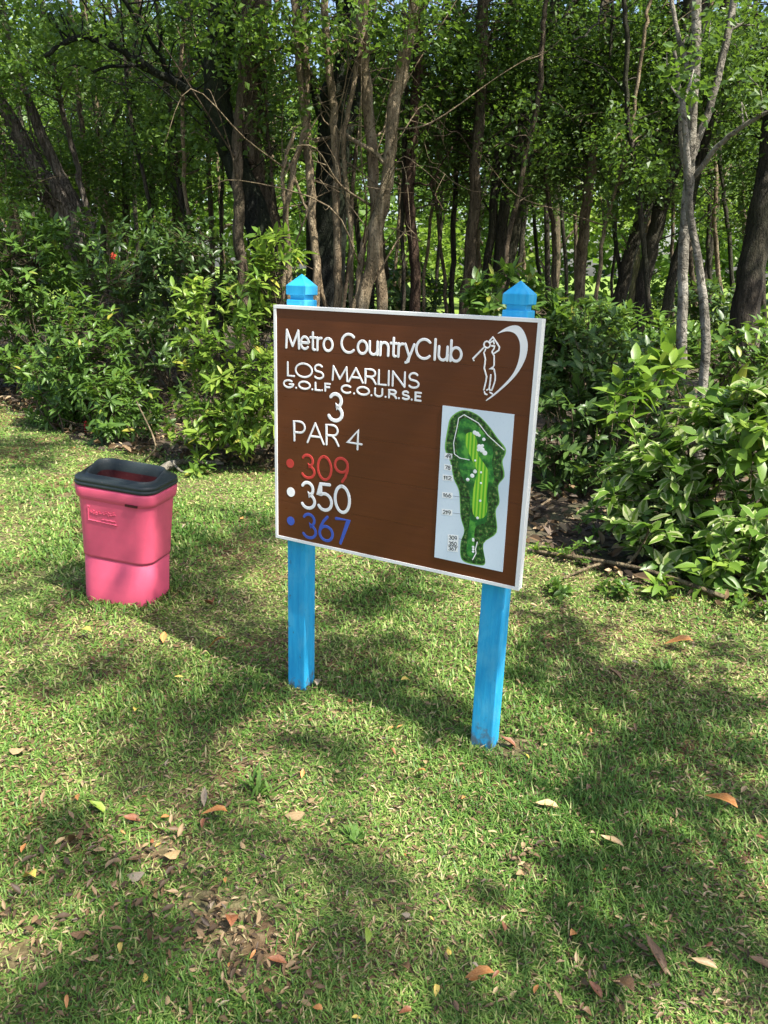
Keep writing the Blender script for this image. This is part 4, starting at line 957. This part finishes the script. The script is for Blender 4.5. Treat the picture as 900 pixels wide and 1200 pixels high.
def fallen(px, py, k, ln, label, v=None, ang=None, group='leaves fallen on the lawn', z=.012):
    g = ground(px, py, .015); d = np.linalg.norm(g-CAM); v = random.randrange(5) if v is None else v
    o = bpy.data.objects.new('fallen_leaf', dead_mesh(k, v)); C.objects.link(o)
    s_ = ln*d/F*.92; o.scale = (s_,)*3; o.location = (g[0], g[1], z+.004*random.random())
    a = random.uniform(0, 6.28) if ang is None else math.radians(ang)
    o.rotation_euler = (random.uniform(-.3, .3), random.uniform(-.35, .35), a)
    tag(o, label, 'fallen leaf', group)
for px, py, k, ln, v, ang, lab in [
    (843, 945, 'orange', 38, 0, 35, 'long bright orange leaf lying in shaded grass at the right'), (346, 956, 'tan', 27, 2, 80, 'pale tan oval leaf on the grass below the left post'),
    (562, 1147, 'orange', 34, 0, 80, 'tan orange leaf lying flat near the bottom centre'), (766, 1122, 'brown', 40, 3, 25, 'long curled brown leaf at the lower right'),
    (428, 1099, 'lime', 25, 0, 0, 'yellow green leaf pointing up the lawn near the bottom'), (160, 1027, 'grey', 28, 2, 70, 'greyish curled leaf left of the bare soil patch'),
    (201, 1002, 'tan', 28, 2, -30, 'broad brownish tan leaf beside the grey one'), (250, 958, 'orange', 30, 0, 85, 'long orange brown leaf lying crosswise in the grass'),
    (94, 936, 'orange', 17, 0, 20, 'small rusty orange leaf standing in the grass at left'), (113, 949, 'lime', 24, 1, 75, 'lime green fallen leaf in the grass at left'),
    (155, 961, 'red', 20, 1, 85, 'reddish brown leaf right of the lime green leaf'), (34, 1032, 'yellow', 20, 4, 60, 'cupped yellowish leaf near the left edge'),
    (240, 938, 'grey', 26, 3, 10, 'curled grey dead leaf above the orange brown leaf'), (793, 758, 'orange', 30, 0, 78, 'large yellow orange leaf on the shaded lawn before the variegated shrub'),
    (490, 911, 'orange', 22, 0, 60, 'orange leaf on sunlit grass left of the right post'), (254, 761, 'orange', 27, 0, 82, 'yellow orange leaf on sunlit grass right of the bin'),
    (99, 745, 'yellow', 24, 0, 65, 'slim yellow leaf on the grass below the bin'), (251, 711, 'red', 26, 4, 30, 'dark red brown crumpled leaf right of the bin'),
    (192, 749, 'orange', 18, 1, 10, 'small orange leaf directly below the bin'), (475, 801, 'yellow', 20, 0, -50, 'yellow leaf lying between the two posts'),
    (718, 989, 'tan', 26, 3, 60, 'thin tan leaf in sun and shade at lower right'), (642, 947, 'tan', 28, 1, 78, 'tan curled leaf right of the right post'),
    (825, 1131, 'tan', 27, 3, 75, 'pale tan leaf near the lower right corner'), (730, 1160, 'brown', 28, 4, 30, 'dark brown crumpled leaf at the bottom right'),
    (697, 1161, 'red', 20, 1, 40, 'russet leaf at the bottom right beside the crumpled one'), (20, 881, 'tan', 24, 2, 70, 'tan leaf at the left edge in the middle of the lawn'),
    (365, 938, 'tan', 18, 2, 60, 'small tan leaf right of the pale oval leaf'), (88, 990, 'brown', 26, 4, 50, 'dark crumpled leaf at left above the bare soil'),
    (270, 1082, 'red', 26, 4, 10, 'reddish leaf on the bare soil patch'), (325, 1128, 'red', 22, 1, 80, 'red brown leaf at the lower rim of the bare soil'),
    (170, 1146, 'yellow', 13, 2, 20, 'small round yellow leaf near the bottom left'), (108, 1123, 'tan', 17, 2, -40, 'brownish oval leaf near the bottom left'),
    (92, 1095, 'brown', 20, 2, 85, 'brown leaf lying flat near the lower left corner'), (526, 1115, 'yellow', 12, 2, 0, 'little yellow leaf near the bottom centre'),
    (890, 1131, 'brown', 22, 1, 60, 'brown leaf touching the right edge near the bottom'), (160, 834, 'yellow', 12, 4, 0, 'bright yellow speck of a leaf in the left shade'),
    (595, 872, 'red', 22, 1, 70, 'rust coloured leaf at the foot of the right post'), (376, 802, 'grey', 17, 4, -20, 'pale grey leaf at the foot of the left post'),
    (720, 792, 'brown', 20, 1, 50, 'brown leaf in the shade right of the right post'), (475, 1136, 'brown', 18, 4, 30, 'dark brown leaf right of the yellow green leaf')]:
    fallen(px, py, k, ln, lab, v, ang)
REF = [(150, 680, 'the pink bin'), (352, 805, 'the left post'), (568, 882, 'the right post'), (275, 1085, 'the bare soil patch'), (302, 930, 'the pale weed tuft'), (843, 945, 'the long bright orange leaf'), (346, 956, 'the pale tan oval leaf'), (562, 1147, 'the tan orange leaf'), (766, 1122, 'the long curled brown leaf'), (428, 1099, 'the yellow green leaf'), (160, 1027, 'the greyish curled leaf'), (250, 958, 'the orange brown leaf'), (94, 936, 'the rusty orange leaf'), (34, 1032, 'the cupped yellowish leaf'), (793, 758, 'the large yellow orange leaf'), (490, 911, 'the orange leaf by the right post'), (254, 761, 'the yellow orange leaf beside the bin'), (99, 745, 'the slim yellow leaf'), (251, 711, 'the crumpled dark red leaf'), (475, 801, 'the yellow leaf between the posts'), (642, 947, 'the tan curled leaf'), (825, 1131, 'the pale tan corner leaf'), (730, 1160, 'the dark crumpled leaf'), (20, 881, 'the tan leaf at the left edge'), (88, 990, 'the dark leaf above the bare soil'), (170, 1146, 'the round yellow leaf'), (526, 1115, 'the little yellow leaf'), (160, 834, 'the bright yellow speck leaf'), (720, 792, 'the brown leaf in the shade'), (778, 785, 'the small bright weed'), (415, 985, 'the dark green weed')]
SIZES = ['small', 'little', 'tiny', 'smallish']
rl = random.Random(4); cnt_ = 0
while cnt_ < 150:
    px = rl.uniform(5, 895); py = 490+705*rl.random()**.75
    g = ground(px, py)
    if g[1] > edge_y(g[0])-.05 or np.hypot(*(g[:2]-BIN)) < .28: continue
    k = rl.choice(['brown', 'brown', 'tan', 'tan', 'orange', 'red', 'grey', 'yellow'])
    near = sorted(REF, key=lambda q: math.hypot(q[0]-px, 1.4*(q[1]-py)))[:3]; lab = None
    for q in near:
        dx, dy = px-q[0], py-q[1]
        rel = ('just right of' if dx > 0 else 'just left of') if abs(dx) > 1.3*abs(dy) else ('in front of' if dy > 0 else 'beyond')
        w_ = '%s dead leaf %s %s' % ({'red': 'russet'}.get(k, k), rel, q[2])
        if w_ not in USED: USED.add(w_); lab = 'small '+w_; break
    if lab is None: continue
    fallen(px, py, k, rl.uniform(7, 15)*(.5+.5*(py-400)/800), lab, group='small dead leaves scattered on the lawn'); cnt_ += 1
def litter():
    n = 8000; x = rng.uniform(-9, 7, n); y = edge_y(x)-.05+rng.exponential(1.3, n)*1.6; k = rng.random(n) < 1
    z = .008+.03*rng.random(n)
    A = rng.normal(size=(n, 3)); A[:, 2] *= .25; Nn = rng.normal(0, .45, (n, 3)); Nn[:, 2] += 1
    V, Fc, a = instance((DT[1][0]*.9, DT[1][1], DT[1][2]), np.stack([x, y, z], 1), A, Nn, .05+.06*rng.random(n), 1.0, rng.random(n))
    m, nt, b = newmat('leaf_litter'); t = N(nt, 'Attribute', attribute_name='tint').outputs['Fac']
    nt.links.new(ramp(nt, t, [(0, (.035, .022, .012)), (.35, (.09, .055, .026)), (.6, (.16, .098, .046)), (.8, (.25, .17, .085)), (1, (.40, .31, .18))]), b.inputs['Base Color']); b.inputs['Roughness'].default_value = .6
    tag(link('leaf_litter', mesh('leaf_litter', V, Fc, a, mat=m)), 'brown dead leaf litter under the shrubs along the lawn edge', 'leaf litter', kind='stuff')
    n = 34000; x = rng.uniform(-1.6, 2.0, n); y = 1.0+rng.random(n)**1.3*3.2
    V, Fc, a = instance((LEAF_S[0], LEAF_S[1], LEAF_S[2]), np.stack([x, y, .004+.012*rng.random(n)], 1), rng.normal(size=(n, 3))*np.array([1, 1, .12]), rng.normal(0, .3, (n, 3))+np.array([0, 0, 1]), .012+.02*rng.random(n)**2, .3, rng.random(n))
    tag(link('thatch', mesh('thatch', V, Fc, a, mat=m)), 'crumbled dry thatch between the grass blades', 'thatch', kind='stuff')
def crumbs():
    P = []
    for px, py, rx, ry, n in ((60, 1040, 70, 80, 60), (230, 1070, 100, 60, 90), (110, 985, 60, 30, 30), (300, 1150, 70, 40, 40), (730, 1150, 90, 40, 30), (620, 1015, 40, 25, 22), (190, 1000, 50, 40, 30)):
        q = rng.normal(0, .55, (n, 2)); P += [ground(px+rx*u, min(py+ry*v, 1230)) for u, v in q]
    P = np.array(P); n = len(P); P[:, 2] = .012+.014*rng.random(n)
    A = rng.normal(size=(n, 3)); A[:, 2] *= .4; Nn = rng.normal(0, .5, (n, 3)); Nn[:, 2] += 1
    V, Fc, a = instance(DT[3], P, A, Nn, .014+.026*rng.random(n), 1.3, rng.random(n)*.85)
    tag(link('leaf_crumbs', mesh('leaf_crumbs', V, Fc, a, mat=bpy.data.materials['leaf_litter'], smooth=True)), 'broken brown leaf scraps in the worn parts of the lawn', 'leaf scraps', kind='stuff')
litter()
crumbs()

# ------------------------------------------------------------------ fallen branches, marker, flower, weeds
def branch(label, pxs, w0, w1, mat, h=.03, twigs=()):
    P = [ground(x, y, z) for x, y, z in pxs]; base = P[0].copy(); base[2] = 0
    mb = MB(); k = np.linalg.norm(P[0]-CAM)/F/2; Q = spline(P, 6); mb.tube(Q-base, np.linspace(w0, w1, len(Q))*k, 7, .1)
    for tw in twigs:
        Q = spline([ground(x, y, z) for x, y, z in tw], 5); mb.tube(Q-base, np.linspace(w1*.9, w1*.4, len(Q))*k, 5)
    o = mb.build('fallen_branch', M[mat], None, True, tuple(base)); tag(o, label, 'branch')
branch('pale bleached branch on the ground behind the bin', [(186, 553, .03), (203, 543, .06), (222, 541, .05), (262, 543, .03)], 10, 4, 'bark_white', twigs=[[(203, 543, .06), (212, 552, .03), (222, 553, .02)]])
branch('long thin fallen branch on the ground right of the sign', [(628, 646, .02), (690, 655, .05), (745, 665, .07), (800, 682, .07), (850, 700, .04)], 4, 5, 'bark_pale', twigs=[[(715, 658, .05), (690, 665, .03), (660, 678, .01)], [(735, 663, .05), (752, 640, .16), (765, 610, .3)]])
branch('thin dead twig leaning among the shrubs behind the bin', [(170, 540, .03), (182, 520, .2), (160, 470, .5)], 2.5, 1.5, 'bark_pale')
branch('short grey stick in the litter right of the sign', [(624, 600, .02), (645, 585, .08)], 4, 3, 'bark_pale')
m, nt, b = newmat('red_plastic'); b.inputs['Base Color'].default_value = (.55, .02, .03, 1); b.inputs['Roughness'].default_value = .4
g = ground(100, 507); mb = MB(); mb.tube([(0, 0, -.03), (.004, 0, .07), (.0, .0, .11)], [.008, .009, .008], 8)
pg = thing('marker_peg', 'small red marker peg at the lawn edge left of the bin', 'marker', tuple(g)); mb.build('stake', m, pg, True)
mb = MB(); mb.add([(0, 0, .11), (.02, .004, .12), (.036, .01, .085), (.03, .008, .045), (.012, .0, .05)], [(0, 1, 2, 4)], [(4, 2, 3)]); mb.build('ribbon', m, pg)
m2, nt, b = newmat('red_petal'); b.inputs['Base Color'].default_value = (.45, .05, .02, 1)
fl = at(133, 300, 9.0); fo = thing('hibiscus_flower', 'small red flower blooming in the dark left shrub', 'flower', tuple(fl))
for i in range(5):
    V, Fc, E = leaf_big(.8, .2, .3); a = i*1.257; ca, sa = math.cos(a), math.sin(a); V = V*.042
    V = np.stack([V[:, 0]*ca-V[:, 1]*sa, -V[:, 2]-.02, V[:, 0]*sa+V[:, 1]*ca], 1); link('petal', mesh('petal', V, Fc, {}, True, m2), fo)
for px, py, s_, lab in ((302, 930, .11, 'pale green broad bladed weed tuft in the foreground lawn'), (778, 785, .07, 'small bright weed on the shaded lawn at right'), (415, 985, .06, 'low dark green weed in the foreground grass')):
    g = ground(px, py); n = 26
    az = rng.random(n)*6.28
    V, T, tt = blades(rng.normal(0, s_*.2, n), rng.normal(0, s_*.2, n), s_*(.5+.6*rng.random(n)), np.full(n, .009), rng.uniform(.4, 1.2, n), rng.uniform(.1, .6, n), .1+.25*rng.random(n), az)
    tag(link('weed', mesh('weed', V, T, {'tint': ('POINT', tt)}, mat=M['grass']), None, tuple(g)), lab, 'weed')
tot = sum(len(o.data.polygons) for o in bpy.data.objects if o.type == 'MESH' and len(o.data.polygons) > 1000)
print('BIG MESH FACES', tot, 'objects', len(bpy.data.objects))
